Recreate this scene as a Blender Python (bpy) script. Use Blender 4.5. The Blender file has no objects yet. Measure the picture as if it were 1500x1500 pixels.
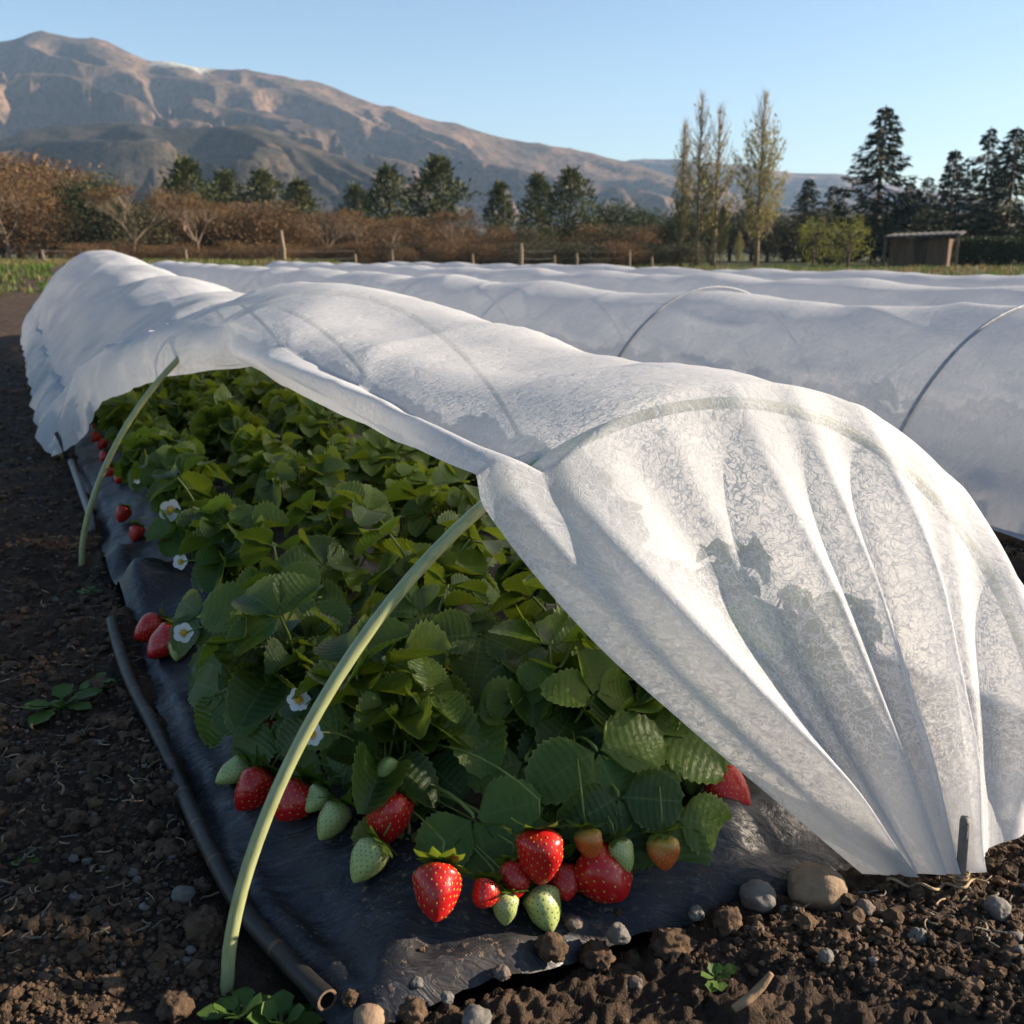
import bpy, math, random
from mathutils import Vector, Matrix, noise
rad = math.radians
C = bpy.context.scene.collection
H = 0.55                      # camera height in metres; row coordinates below are in units of H
PITCH = rad(14.2)
SP, CP, FP = math.sin(PITCH), math.cos(PITCH), 1500.0
TH = rad(25.5)
DX, DY = -math.sin(TH), math.cos(TH)      # direction of the rows
NX, NY = math.cos(TH), math.sin(TH)       # across the rows, to the right

# ------------------------------------------------------------------ helpers
def W(s, a, z): return Vector(((s*DX + a*NX)*H, (s*DY + a*NY)*H, z*H))
def ray(px, py):
    u = (px-750)/FP; v = (py-750)/FP
    return Vector((u, CP-v*SP, -SP-v*CP))
def on_s(px, py, s):
    r = ray(px, py); t = s/(r.x*DX + r.y*DY)
    return (r.x*NX + r.y*NY)*t, 1 + r.z*t
def ground(px, py, z=0.0):
    r = ray(px, py); t = (z-H)/r.z
    return Vector((r.x*t, r.y*t, z))
def far(px, Y):
    r = ray(px, 370); return Vector((r.x/r.y*Y, Y, 0))
def topz(px, py, Y):
    r = ray(px, py); return H + r.z/r.y*Y
def row_of(p): return ((p.x*DX + p.y*DY)/H, (p.x*NX + p.y*NY)/H)
def smooth(x): x = max(0, min(1, x)); return x*x*(3-2*x)
def lin(tab, x):
    if x <= tab[0][0]: return tab[0][1]
    for (x0, y0), (x1, y1) in zip(tab, tab[1:]):
        if x <= x1:
            return y0 + (y1-y0)*(x-x0)/(x1-x0)
    return tab[-1][1]
def cat(tab, x):
    n = len(tab)
    if x <= tab[0][0]: return tab[0][1]
    if x >= tab[-1][0]: return tab[-1][1]
    for i in range(n-1):
        x0, y0 = tab[i]; x1, y1 = tab[i+1]
        if x <= x1:
            xm, ym = tab[i-1] if i else (2*x0-x1, 2*y0-y1)
            xp, yp = tab[i+2] if i+2 < n else (2*x1-x0, 2*y1-y0)
            m0 = (y1-ym)/(x1-xm)*(x1-x0); m1 = (yp-y0)/(xp-x0)*(x1-x0)
            t = (x-x0)/(x1-x0)
            return (2*t**3-3*t*t+1)*y0 + (t**3-2*t*t+t)*m0 + (3*t*t-2*t**3)*y1 + (t**3-t*t)*m1
def fbm(p, oct=4):
    v = 0; a = 1
    for _ in range(oct):
        v += a*noise.noise(p); p = p*2.03 + Vector((3.1, 7.7, 1.3)); a *= .5
    return v
def meshof(name, verts, faces, mats=(), smoothsh=True, uv=None, midx=None):
    me = bpy.data.meshes.new(name)
    me.from_pydata([tuple(v) for v in verts], [], faces)
    for m in (mats if isinstance(mats, (list, tuple)) else [mats]): me.materials.append(m)
    if smoothsh: me.polygons.foreach_set('use_smooth', [True]*len(me.polygons))
    if midx: me.polygons.foreach_set('material_index', midx)
    if uv:
        l = me.uv_layers.new(name='UVMap'); buf = [0.0]*(2*len(me.loops))
        for lp in me.loops:
            u = uv[lp.vertex_index]; buf[2*lp.index] = u[0]; buf[2*lp.index+1] = u[1]
        l.data.foreach_set('uv', buf)
    me.update(); return me
def link(name, me, parent=None, loc=(0, 0, 0), rot=(0, 0, 0), sc=(1, 1, 1)):
    o = bpy.data.objects.new(name, me); C.objects.link(o)
    o.location = loc; o.rotation_euler = rot; o.scale = sc if hasattr(sc, '__len__') else (sc,)*3
    if parent: o.parent = parent
    return o
def tag(o, label=None, cat_=None, group=None, kind=None):
    if label: o['label'] = label
    if cat_: o['category'] = cat_
    if group: o['group'] = group
    if kind: o['kind'] = kind
    return o
def empty(name, loc, rz=0, sc=1): 
    o = bpy.data.objects.new(name, None); C.objects.link(o)
    o.location = loc; o.rotation_euler = (0, 0, rz); o.scale = (sc,)*3; o.empty_display_size = .05
    return o
class MB:
    def __init__(s): s.v = []; s.f = []; s.m = []; s.uv = []
    def add(s, vs, fs, mi=0, uv=None):
        b = len(s.v); s.v += vs; s.f += [tuple(i+b for i in f) for f in fs]; s.m += [mi]*len(fs)
        s.uv += uv if uv else [(0, 0)]*len(vs)
    def tube(s, pts, rads, n=8, mi=0, caps=True):
        pts = [Vector(p) for p in pts]
        if not hasattr(rads, '__len__'): rads = [rads]*len(pts)
        vs = []; up = Vector((.13, .21, .97)); L = 0; uv = []
        for i, p in enumerate(pts):
            t = (pts[min(i+1, len(pts)-1)] - pts[max(i-1, 0)]).normalized()
            if i: L += (p-pts[i-1]).length
            x = (px_ - t*px_.dot(t)) if i else t.cross(up)
            if x.length < .05: x = t.cross(Vector((1, .3, 0)))
            x.normalize(); px_ = x; y = t.cross(x)
            for k in range(n):
                a = 2*math.pi*k/n; vs.append(p + (x*math.cos(a) + y*math.sin(a))*rads[i]); uv.append((L, k/n))
        fs = [(i*n+k, i*n+(k+1) % n, (i+1)*n+(k+1) % n, (i+1)*n+k) for i in range(len(pts)-1) for k in range(n)]
        if caps: fs += [tuple(range(n))[::-1], tuple(range((len(pts)-1)*n, len(pts)*n))]
        s.add(vs, fs, mi, uv)
    def box(s, c, d, mi=0, rz=0):
        c = Vector(c); x, y, z = d[0]/2, d[1]/2, d[2]/2; m = Matrix.Rotation(rz, 3, 'Z')
        vs = [c + m @ Vector((i*x, j*y, k*z)) for k in (-1, 1) for j in (-1, 1) for i in (-1, 1)]
        s.add(vs, [(0, 2, 3, 1), (4, 5, 7, 6), (0, 1, 5, 4), (2, 6, 7, 3), (0, 4, 6, 2), (1, 3, 7, 5)], mi)
    def mesh(s, name, mats, sm=True): return meshof(name, s.v, s.f, mats, sm, s.uv, s.m)
def ico(sub):
    import bmesh
    bm = bmesh.new(); bmesh.ops.create_icosphere(bm, subdivisions=sub, radius=1)
    bm.verts.ensure_lookup_table()
    r = [v.co.copy() for v in bm.verts], [tuple(v.index for v in f.verts) for f in bm.faces]
    bm.free(); return r
ICO = {k: ico(k) for k in (1, 2, 3, 4, 5)}

# ------------------------------------------------------------------ materials
class NT:
    def __init__(s, name):
        s.m = bpy.data.materials.new(name); s.m.use_nodes = True; s.t = s.m.node_tree; s.t.nodes.clear()
        s.out = s.n('ShaderNodeOutputMaterial')
    def n(s, typ, **k):
        nd = s.t.nodes.new(typ)
        for a, b in k.items():
            if a.startswith('i_'): nd.inputs[a[2:].replace('_', ' ')].default_value = b
            else: setattr(nd, a, b)
        return nd
    def l(s, a, b): s.t.links.new(a, b)
    def tex(s, kind='Generated'): return s.n('ShaderNodeTexCoord').outputs[kind]
    def noise(s, co, scale, detail=4, rough=.55, dist=0, dim='3D'):
        nd = s.n('ShaderNodeTexNoise'); nd.noise_dimensions = dim
        nd.inputs['Scale'].default_value = scale; nd.inputs['Detail'].default_value = detail
        nd.inputs['Roughness'].default_value = rough; nd.inputs['Distortion'].default_value = dist
        if co: s.l(co, nd.inputs['Vector'])
        return nd.outputs['Fac']
    def ramp(s, fac, stops, interp='LINEAR'):
        nd = s.n('ShaderNodeValToRGB'); cr = nd.color_ramp; cr.interpolation = interp
        while len(cr.elements) < len(stops): cr.elements.new(.5)
        for e, (p, c) in zip(cr.elements, stops):
            e.position = p; e.color = c if len(c) == 4 else (*c, 1)
        s.l(fac, nd.inputs['Fac']); return nd.outputs['Color']
    def math(s, op, a, b=None, c=None, clamp=False):
        nd = s.n('ShaderNodeMath', operation=op, use_clamp=clamp)
        for i, x in enumerate((a, b, c)):
            if x is None: continue
            if isinstance(x, (int, float)): nd.inputs[i].default_value = x
            else: s.l(x, nd.inputs[i])
        return nd.outputs[0]
    def mix(s, fac, a, b, mode='MIX'):
        nd = s.n('ShaderNodeMix', data_type='RGBA', blend_type=mode)
        for i, x in ((0, fac), (6, a), (7, b)):
            if isinstance(x, (int, float)): nd.inputs[i].default_value = x
            elif isinstance(x, tuple): nd.inputs[i].default_value = x if len(x) == 4 else (*x, 1)
            else: s.l(x, nd.inputs[i])
        return nd.outputs[2]
    def mapping(s, co, sc=(1, 1, 1), rot=(0, 0, 0)):
        nd = s.n('ShaderNodeMapping'); nd.inputs['Scale'].default_value = sc; nd.inputs['Rotation'].default_value = rot
        s.l(co, nd.inputs['Vector']); return nd.outputs[0]
    def bump(s, h, strength=.5, dist=.01):
        nd = s.n('ShaderNodeBump'); nd.inputs['Strength'].default_value = strength; nd.inputs['Distance'].default_value = dist
        s.l(h, nd.inputs['Height']); return nd.outputs[0]
    def pbr(s, col, rough=.6, bump=None, spec=.5, **k):
        nd = s.n('ShaderNodeBsdfPrincipled')
        for nm, x in (('Base Color', col), ('Roughness', rough), ('Specular IOR Level', spec)):
            if isinstance(x, (int, float)): nd.inputs[nm].default_value = x
            elif isinstance(x, tuple): nd.inputs[nm].default_value = (*x, 1)
            else: s.l(x, nd.inputs[nm])
        for a, b in k.items(): nd.inputs[a.replace('_', ' ')].default_value = b
        if bump: s.l(bump, nd.inputs['Normal'])
        return nd.outputs[0]
    def done(s, sh): s.l(sh, s.out.inputs['Surface']); return s.m
    def trans(s, base, col, fac, nrm=None):
        t = s.n('ShaderNodeBsdfTranslucent')
        if isinstance(col, tuple): t.inputs[0].default_value = (*col, 1)
        else: s.l(col, t.inputs[0])
        if nrm: s.l(nrm, t.inputs['Normal'])
        m = s.n('ShaderNodeMixShader'); m.inputs[0].default_value = fac
        s.l(base, m.inputs[1]); s.l(t.outputs[0], m.inputs[2]); return m.outputs[0]
    def rnd(s): return s.n('ShaderNodeObjectInfo').outputs['Random']

def mat_plain(name, col, rough=.7, var=.35, scale=8, bumpd=.004, spec=.3, bs=.5):
    t = NT(name); co = t.tex('Object'); f = t.noise(co, scale, 6)
    c = t.ramp(f, [(.25, tuple(x*(1-var) for x in col)), (.75, tuple(x*(1+var) for x in col))])
    return t.done(t.pbr(c, rough, t.bump(t.noise(co, scale*5, 5), bs, bumpd), spec))

def mat_fabric(name, lo=.55, hi=.85, fib=1.0, fscale=1.0):
    """thin white non-woven fleece: curled fibres over a thinner web"""
    t = NT(name); uv = t.tex('UV')
    vecs = []
    warp = t.n('ShaderNodeTexNoise'); warp.inputs['Scale'].default_value = 85*fscale; warp.inputs['Detail'].default_value = 1
    t.l(uv, warp.inputs['Vector'])
    va = t.n('ShaderNodeVectorMath', operation='MULTIPLY_ADD'); va.inputs[1].default_value = (.014/fscale,)*3
    t.l(warp.outputs['Color'], va.inputs[0]); t.l(uv, va.inputs[2])
    co = va.outputs[0]
    fibre = None
    for sc, w, off, rot in ((78, .017, 0, .2), (92, .018, 5.1, .85), (106, .020, 9.7, 1.5), (122, .022, 13.1, 2.1), (140, .024, 21.3, 2.75)):
        mr_ = t.n('ShaderNodeMapping'); mr_.inputs['Rotation'].default_value = (0, 0, rot); t.l(co, mr_.inputs['Vector'])
        mp = t.n('ShaderNodeMapping'); mp.inputs['Location'].default_value = (off, off*.7, off); t.l(mr_.outputs[0], mp.inputs['Vector'])
        mp.inputs['Scale'].default_value = (1, .6, 1)
        f = t.noise(mp.outputs[0], sc*fscale, 1.0, .4)
        d = t.math('ABSOLUTE', t.math('SUBTRACT', f, .5))
        mr = t.n('ShaderNodeMapRange'); mr.inputs['From Min'].default_value = w; mr.inputs['From Max'].default_value = w*.25
        t.l(d, mr.inputs['Value'])
        fibre = mr.outputs[0] if fibre is None else t.math('MAXIMUM', fibre, mr.outputs[0])
    big = t.noise(uv, 6, 4)
    web = t.n('ShaderNodeMapRange'); web.inputs['From Min'].default_value = .3; web.inputs['From Max'].default_value = .7
    web.inputs['To Min'].default_value = lo; web.inputs['To Max'].default_value = hi
    t.l(big, web.inputs['Value'])
    at = t.n('ShaderNodeAttribute', attribute_name='layers')      # folded double or gathered cloth lets less through
    thick = at.outputs['Fac']
    inv = t.math('SUBTRACT', 1.0, web.outputs[0])
    web2 = t.math('SUBTRACT', 1.0, t.math('POWER', inv, t.math('ADD', thick, 1.0)))
    alpha = t.math('ADD', web2, t.math('MULTIPLY', fibre, t.math('MULTIPLY', t.math('SUBTRACT', 1.0, web2), .95*fib)), clamp=True)
    cr = t.n('ShaderNodeMapping'); cr.inputs['Rotation'].default_value = (0, 0, .6); cr.inputs['Scale'].default_value = (1, .45, 1); t.l(uv, cr.inputs['Vector'])
    crn = t.noise(cr.outputs[0], 15, 3, .5, .4); crs = t.math('POWER', t.math('SUBTRACT', 1.0, t.math('ABSOLUTE', t.math('MULTIPLY', t.math('SUBTRACT', crn, .5), 5.0)), clamp=True), 5.0)
    cr2 = t.noise(cr.outputs[0], 42, 2, .5, .6); crs2 = t.math('POWER', t.math('SUBTRACT', 1.0, t.math('ABSOLUTE', t.math('MULTIPLY', t.math('SUBTRACT', cr2, .5), 5.0)), clamp=True), 6.0)
    crease = t.math('ADD', t.math('MULTIPLY', crs, 4.0), t.math('MULTIPLY', crs2, 1.6))
    bmp = t.bump(t.math('ADD', t.math('ADD', fibre, crease), t.math('MULTIPLY', t.noise(uv, 26, 5, .6), 2.5)), .22, .0013)
    d = t.n('ShaderNodeBsdfDiffuse'); d.inputs[0].default_value = (.69, .71, .75, 1); t.l(bmp, d.inputs['Normal'])
    tr = t.n('ShaderNodeBsdfTranslucent'); tr.inputs[0].default_value = (.82, .82, .82, 1); t.l(bmp, tr.inputs['Normal'])
    m1 = t.n('ShaderNodeMixShader'); m1.inputs[0].default_value = .48
    t.l(d.outputs[0], m1.inputs[1]); t.l(tr.outputs[0], m1.inputs[2])
    tp = t.n('ShaderNodeBsdfTransparent')
    m2 = t.n('ShaderNodeMixShader'); t.l(alpha, m2.inputs[0]); t.l(tp.outputs[0], m2.inputs[1]); t.l(m1.outputs[0], m2.inputs[2])
    return t.done(m2.outputs[0])

def mat_leaf():
    t = NT('strawberry_leaf'); uv = t.tex('UV')
    sx = t.n('ShaderNodeSeparateXYZ'); t.l(uv, sx.inputs[0]); al, cr = sx.outputs[0], sx.outputs[1]
    fr = t.math('ABSOLUTE', t.math('SUBTRACT', t.math('FRACT', t.math('MULTIPLY', al, 9.0)), .5))   # .5 on a side vein
    vein = t.math('MULTIPLY', t.math('GREATER_THAN', fr, .44), .5)
    mid = t.math('LESS_THAN', t.math('ABSOLUTE', cr), .035)
    v = t.math('MAXIMUM', vein, mid)
    rn = t.rnd(); nz = t.noise(t.tex('Object'), 22, 4)
    base = t.ramp(t.math('ADD', t.math('MULTIPLY', nz, .5), t.math('MULTIPLY', rn, .6)),
                  [(.1, (.018, .052, .011)), (.48, (.042, .100, .015)), (.78, (.10, .175, .024)), (1, (.26, .28, .04))])
    edge = t.math('GREATER_THAN', t.math('ABSOLUTE', cr), .93)
    base = t.mix(t.math('MULTIPLY', edge, .5), base, (.22, .25, .07))  # sunlit rim highlight painted into the leaf colour along the margin
    c = t.mix(t.math('MULTIPLY', v, .5), base, (.15, .22, .06))
    fine = t.noise(t.tex('Object'), 260, 3)
    nrm = t.bump(t.math('ADD', t.math('MULTIPLY', fr, .6), t.math('MULTIPLY', fine, .7)), .5, .003)
    p = t.pbr(c, .42, nrm, .45)
    return t.done(t.trans(p, t.mix(.5, c, (.30, .36, .015)), .46))
def mat_petiole():
    t = NT('green_stalk'); c = t.ramp(t.noise(t.tex('Object'), 25, 3), [(.3, (.10, .17, .03)), (.7, (.2, .25, .06))])
    return t.done(t.trans(t.pbr(c, .45), (.2, .3, .05), .2))
def mat_berry(name, a, b, rough=.29):
    t = NT(name); co = t.tex('Object'); f = t.noise(co, 30, 3)
    sx = t.n('ShaderNodeSeparateXYZ'); t.l(co, sx.inputs[0])
    g = t.math('ADD', t.math('MULTIPLY', sx.outputs[2], 26.0), t.math('SUBTRACT', t.math('MULTIPLY', f, .7), .1))
    c = t.ramp(g, [(.2, a), (.85, b)])
    p = t.pbr(c, rough, t.bump(t.noise(co, 700, 2), .12, .001), .5)
    nd = [n for n in t.t.nodes if n.type == 'BSDF_PRINCIPLED'][0]
    nd.inputs['Subsurface Weight'].default_value = .25; nd.inputs['Subsurface Radius'].default_value = (.008, .003, .002)
    nd.inputs['Subsurface Scale'].default_value = .5
    return t.done(p)
def mat_mulch():
    t = NT('black_film'); co = t.tex('Object')
    streak = t.noise(t.mapping(co, (9, 60, 9), (0, 0, TH+.5)), 2.2, 5, .65, .6)
    fs_ = t.noise(t.mapping(co, (40, 260, 40), (0, 0, TH+.9)), 1.5, 5, .7, 1.0); sc = t.mix(.5, t.ramp(streak, [(.54, (0, 0, 0)), (.74, (1, 1, 1))]), t.ramp(fs_, [(.56, (0, 0, 0)), (.68, (1, 1, 1))]))
    dustn = t.noise(co, 7, 7, .68)
    dust = t.ramp(dustn, [(.50, (0, 0, 0)), (.68, (1, 1, 1))])
    crumb = t.ramp(t.noise(co, 150, 3, .6), [(.60, (0, 0, 0)), (.66, (1, 1, 1))])
    crumb = t.math('MULTIPLY', crumb, t.ramp(t.noise(co, 9, 3), [(.42, (.05, .05, .05)), (.62, (1, 1, 1))]))
    c = t.mix(t.math('MULTIPLY', sc, .7), (.012, .014, .019), (.12, .13, .15))
    c = t.mix(t.math('MULTIPLY', dust, .5), c, (.065, .047, .034))
    c = t.mix(t.math('MULTIPLY', crumb, .8), c, (.16, .11, .075))
    r = t.math('ADD', .42, t.math('MULTIPLY', t.math('ADD', dust, crumb), .35), clamp=True)
    h = t.math('ADD', t.noise(t.mapping(co, (14, 40, 14), (0, 0, TH)), 1.6, 4, .6, 1.2), t.math('MULTIPLY', crumb, .25))
    return t.done(t.pbr(c, r, t.bump(h, .5, .007), .36))
def mat_soil():
    t = NT('soil'); co = t.tex('Object')
    c = t.ramp(t.noise(co, 14, 9, .7), [(.28, (.020, .014, .011)), (.5, (.055, .037, .025)), (.68, (.11, .072, .046)), (.8, (.17, .115, .075))])
    sp = t.ramp(t.noise(co, 190, 2, .5), [(.68, (0, 0, 0)), (.74, (1, 1, 1))])
    c = t.mix(t.math('MULTIPLY', sp, .5), c, (.22, .19, .16))
    # grass and weeds cover the land beyond the plots
    geo = t.n('ShaderNodeNewGeometry'); sx = t.n('ShaderNodeSeparateXYZ'); t.l(geo.outputs['Position'], sx.inputs[0])
    mr = t.n('ShaderNodeMapRange'); mr.inputs['From Min'].default_value = 24; mr.inputs['From Max'].default_value = 34
    t.l(t.math('ADD', sx.outputs[1], t.math('MULTIPLY', t.noise(co, .25, 4), 8.0)), mr.inputs['Value'])
    gr = t.ramp(t.noise(co, 1.2, 6), [(.3, (.035, .05, .015)), (.5, (.07, .075, .025)), (.7, (.13, .10, .05))])
    c = t.mix(mr.outputs[0], c, gr)
    b = t.math('ADD', t.noise(co, 60, 7, .7), t.math('MULTIPLY', t.noise(co, 240, 3, .6), .4))
    return t.done(t.pbr(c, .92, t.bump(b, .9, .012), .2))
def mat_clod():
    t = NT('soil_clod'); co = t.tex('Object')
    c = t.ramp(t.noise(co, 40, 6, .7), [(.3, (.035, .024, .016)), (.55, (.11, .070, .043)), (.75, (.24, .155, .095))])
    return t.done(t.pbr(c, .9, t.bump(t.noise(co, 300, 5, .7), .8, .004), .2))
def mat_stone(name, lo, hi):
    t = NT(name); co = t.tex('Object')
    c = t.ramp(t.noise(co, 55, 8, .7), [(.3, lo), (.7, hi)])
    dirt = t.ramp(t.noise(co, 28, 5, .7), [(.5, (0, 0, 0)), (.62, (1, 1, 1))])
    c = t.mix(t.math('MULTIPLY', dirt, .55), c, (.05, .036, .025))
    return t.done(t.pbr(c, .75, t.bump(t.noise(co, 230, 6, .65), .6, .003), .35))
def mat_foliage(name, c0, c1, tr=.25, scale=1.2, trc=None, rough=.6):
    t = NT(name); geo = t.n('ShaderNodeNewGeometry'); f = t.noise(geo.outputs['Position'], scale, 3)
    isl = geo.outputs['Random Per Island']
    c = t.ramp(t.math('ADD', t.math('MULTIPLY', f, .6), t.math('MULTIPLY', isl, .4)), [(.25, c0), (.75, c1)])
    return t.done(t.trans(t.pbr(c, rough, None, .25), trc or c, tr))
def mat_mountain(name, a, b, c_, sc=1.0):
    t = NT(name); co = t.tex('Object'); geo = t.n('ShaderNodeNewGeometry')
    f = t.noise(co, .012*sc, 10, .68)
    col = t.ramp(f, [(.38, a), (.5, b), (.60, c_)])
    spots = t.ramp(t.noise(co, .10*sc, 6, .7), [(.48, (0, 0, 0)), (.6, (1, 1, 1))])
    col = t.mix(t.math('MULTIPLY', spots, .75), col, tuple(x*.45 for x in a))
    # pale bare rock near the crest
    d = t.n('ShaderNodeVectorMath', operation='DISTANCE'); t.l(co, d.inputs[0]); d.inputs[1].default_value = ROCK
    pale = t.ramp(t.math('ADD', t.math('DIVIDE', d.outputs['Value'], 75.0), t.math('MULTIPLY', t.noise(co, .05, 5, .7), .9)), [(.75, (1, 1, 1)), (1.0, (0, 0, 0))])
    col = t.mix(pale, col, (.42, .42, .36))
    return t.done(t.pbr(col, .95, t.bump(t.noise(co, .06*sc, 9, .7), .8, 7), .1))
def mat_wood(name, col):
    t = NT(name); co = t.tex('Object'); f = t.noise(t.mapping(co, (3, 3, .25)), 6, 6, .6, .5)
    c = t.ramp(f, [(.3, tuple(x*.55 for x in col)), (.7, tuple(x*1.3 for x in col))])
    return t.done(t.pbr(c, .85, t.bump(f, .4, .01), .2))
def mat_hoop():
    t = NT('hoop_pipe'); uv = t.tex('UV'); f = t.noise(t.mapping(uv, (20, 4, 1)), 3, 5, .6)
    c = t.ramp(f, [(.3, (.23, .26, .11)), (.7, (.36, .38, .19))])
    g = t.ramp(t.noise(uv, 60, 4, .7), [(.6, (0, 0, 0)), (.72, (1, 1, 1))])
    c = t.mix(t.math('MULTIPLY', g, .4), c, (.17, .15, .08))
    return t.done(t.pbr(c, .38, t.bump(f, .1, .001), .5))
def mat_drip():
    t = NT('drip_pipe'); uv = t.tex('UV')
    sx = t.n('ShaderNodeSeparateXYZ'); t.l(uv, sx.inputs[0])
    ring = t.math('GREATER_THAN', t.math('FRACT', t.math('MULTIPLY', sx.outputs[0], 14.0)), .94)
    n = t.noise(t.tex('Object'), 26, 6, .7)
    c = t.ramp(n, [(.42, (.014, .013, .013)), (.6, (.03, .027, .024)), (.8, (.07, .055, .04))])
    c = t.mix(t.math('MULTIPLY', ring, t.math('MULTIPLY', n, .5)), c, (.30, .16, .08))
    return t.done(t.pbr(c, .5, t.bump(n, .3, .002), .3))

# sky, sun, camera -------------------------------------------------------------
SUN_AZ = rad(82)      # clockwise from straight ahead: from the right, a touch in front
SUN_EL = rad(20)
sc = bpy.context.scene
w = bpy.data.worlds.new('World'); sc.world = w; w.use_nodes = True
nt = w.node_tree; bg = nt.nodes['Background']
sky = nt.nodes.new('ShaderNodeTexSky'); sky.sky_type = 'NISHITA'; sky.sun_disc = False
sky.sun_elevation = SUN_EL; sky.sun_rotation = SUN_AZ; sky.air_density = 1.0; sky.dust_density = .4; sky.ozone_density = 2.5
nt.links.new(sky.outputs[0], bg.inputs[0]); bg.inputs[1].default_value = .064
sd = Vector((math.sin(SUN_AZ)*math.cos(SUN_EL), math.cos(SUN_AZ)*math.cos(SUN_EL), math.sin(SUN_EL)))
sl = bpy.data.lights.new('sun', 'SUN'); sl.energy = 5.0; sl.angle = rad(.6); sl.color = (1, .83, .64)
so = bpy.data.objects.new('sun', sl); C.objects.link(so); so.rotation_euler = (-sd).to_track_quat('-Z', 'Y').to_euler(); so.location = (5, 0, 5)
cd = bpy.data.cameras.new('camera'); cam = bpy.data.objects.new('camera', cd); C.objects.link(cam)
cam.location = (0, 0, H); cam.rotation_euler = (math.pi/2-PITCH, 0, 0); cd.sensor_width = 36; cd.lens = 36
cd.clip_start = .02; cd.clip_end = 20000
cd.dof.use_dof = True; cd.dof.focus_distance = 1.02; cd.dof.aperture_fstop = 13.0
sc.camera = cam
sc.view_settings.view_transform = 'Standard'; sc.view_settings.look = 'None'; sc.view_settings.exposure = 1.5; sc.view_settings.gamma = 1
sc.render.engine = 'CYCLES'; sc.cycles.use_denoising = True; sc.cycles.max_bounces = 8; sc.cycles.transparent_max_bounces = 24
sc.cycles.diffuse_bounces = 4; sc.cycles.glossy_bounces = 3; sc.cycles.transmission_bounces = 4; sc.cycles.volume_bounces = 1
sc.cycles.caustics_reflective = False; sc.cycles.caustics_refractive = False; sc.cycles.sample_clamp_indirect = 6

# ------------------------------------------------------------------ ground
BED_A0, BED_A1, BED_S0 = .22, 1.84, 1.15
def film_edges(s):
    a0 = BED_A0 + .035*fbm(Vector((s*1.1, 3.3, 0)), 4) + lin([(1.15, .10), (1.45, .03), (2.2, 0), (99, 0)], s)
    return a0, BED_A1 + .03*fbm(Vector((s*1.3, 8.3, 0)), 3)
def film_front(a): return BED_S0 + .05*fbm(Vector((a*2.2, 1.7, 0)), 4) - .04*smooth((a-.9)/.4)*0
def bed_z(s, a):
    a0, a1 = film_edges(s); f0 = film_front(a)
    e = min((a-a0)/.22, (a1-a)/.2, (s-f0)/.16)
    return .075*smooth(e)
def in_bed(s, a, m=0):
    a0, a1 = film_edges(s); return s > film_front(a)+m and a0+m < a < a1-m and s < 13.2
def soil_h(x, y):
    d = math.hypot(x, y); lod = 1/(1+(d/6)**2)
    p = Vector((x, y, 0))
    z = .02*fbm(p*3.2, 2)
    z += (.013*(abs(noise.noise(p*16)) + .6*noise.noise(p*9)) + .013*abs(noise.noise(p*37+Vector((4, 2, 0)))) )*lod
    if d < 5: z += .010*abs(noise.noise(p*75))*lod + .006*noise.noise(p*150)*lod
    s, a = row_of(p)
    if s > .9 and 0 < a < 2.1 and s < 13.5:
        e = min(a-.2, 1.86-a, (s-1.12)); z -= .05*smooth(e/.12+.2) if e > -.03 else 0
    # left bank with rough grass, and the plot edge rising a little far behind
    if y > 9: z += .25*smooth((y-9)/12)*smooth((-x-5.8)/1.5)
    g = (x+.228)**2 + (y-.69)**2
    if g < .09: z -= (z+.006)*math.exp(-g/.012)
    return z - .008
def build_ground():
    rs = [.22]
    while rs[-1] < 18: rs.append(rs[-1]*(1.0055 if rs[-1] < 2.2 else 1.010) + .0004)
    while rs[-1] < 2600: rs.append(rs[-1]*1.09)
    na = 560; a0, a1 = rad(-58), rad(58); vs = []; fs = []
    for r in rs:
        for j in range(na+1):
            t = a0 + (a1-a0)*j/na; x, y = r*math.sin(t), r*math.cos(t)
            vs.append((x, y, soil_h(x, y) if r < 60 else -.01 + .2*smooth((y-9)/12)*smooth((-x-5.8)/1.5)*(r < 60)))
    n = na+1
    for i in range(len(rs)-1):
        for j in range(na): k = i*n+j; fs.append((k, k+1, k+n+1, k+n))
    o = link('soil_ground', meshof('soil_ground', vs, fs, M['soil'])); tag(o, kind='structure')
    big = link('ground', meshof('ground', [(-2600, -400, -.09), (2600, -400, -.09), (2600, 2600, -.09), (-2600, 2600, -.09)], [(0, 1, 2, 3)], M['soil'])); tag(big, kind='structure')
ROCK = tuple(Vector((far(292, 1400).x, 1400, topz(292, 96, 1400))))
M = {}
M['soil'] = mat_soil(); M['clod'] = mat_clod()
M['fabric'] = mat_fabric('fleece_near', .54, .70)
M['fabric_far'] = mat_fabric('fleece_far', .86, .95, .8, .5)
M['leaf'] = mat_leaf(); M['stalk'] = mat_petiole()
M['red'] = mat_berry('ripe_flesh', (.42, .008, .010), (.50, .016, .010))
M['pale'] = mat_berry('unripe_flesh', (.30, .36, .12), (.42, .44, .20), .4)
M['half'] = mat_berry('turning_flesh', (.45, .10, .02), (.40, .36, .06), .35)
M['seed_y'] = mat_plain('seed_yellow', (.50, .30, .05), .4, .2)
M['seed_g'] = mat_plain('seed_green', (.09, .11, .02), .5, .2)
M['petal'] = mat_foliage('white_petal', (.78, .78, .76), (.86, .86, .84), .35)
M['pollen'] = mat_plain('yellow_centre', (.62, .38, .03), .7, .3, 300)
M['mulch'] = mat_mulch(); M['hoop'] = mat_hoop(); M['drip'] = mat_drip()
M['metal'] = mat_plain('dull_steel', (.16, .145, .13), .5, .3, 60)
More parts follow.
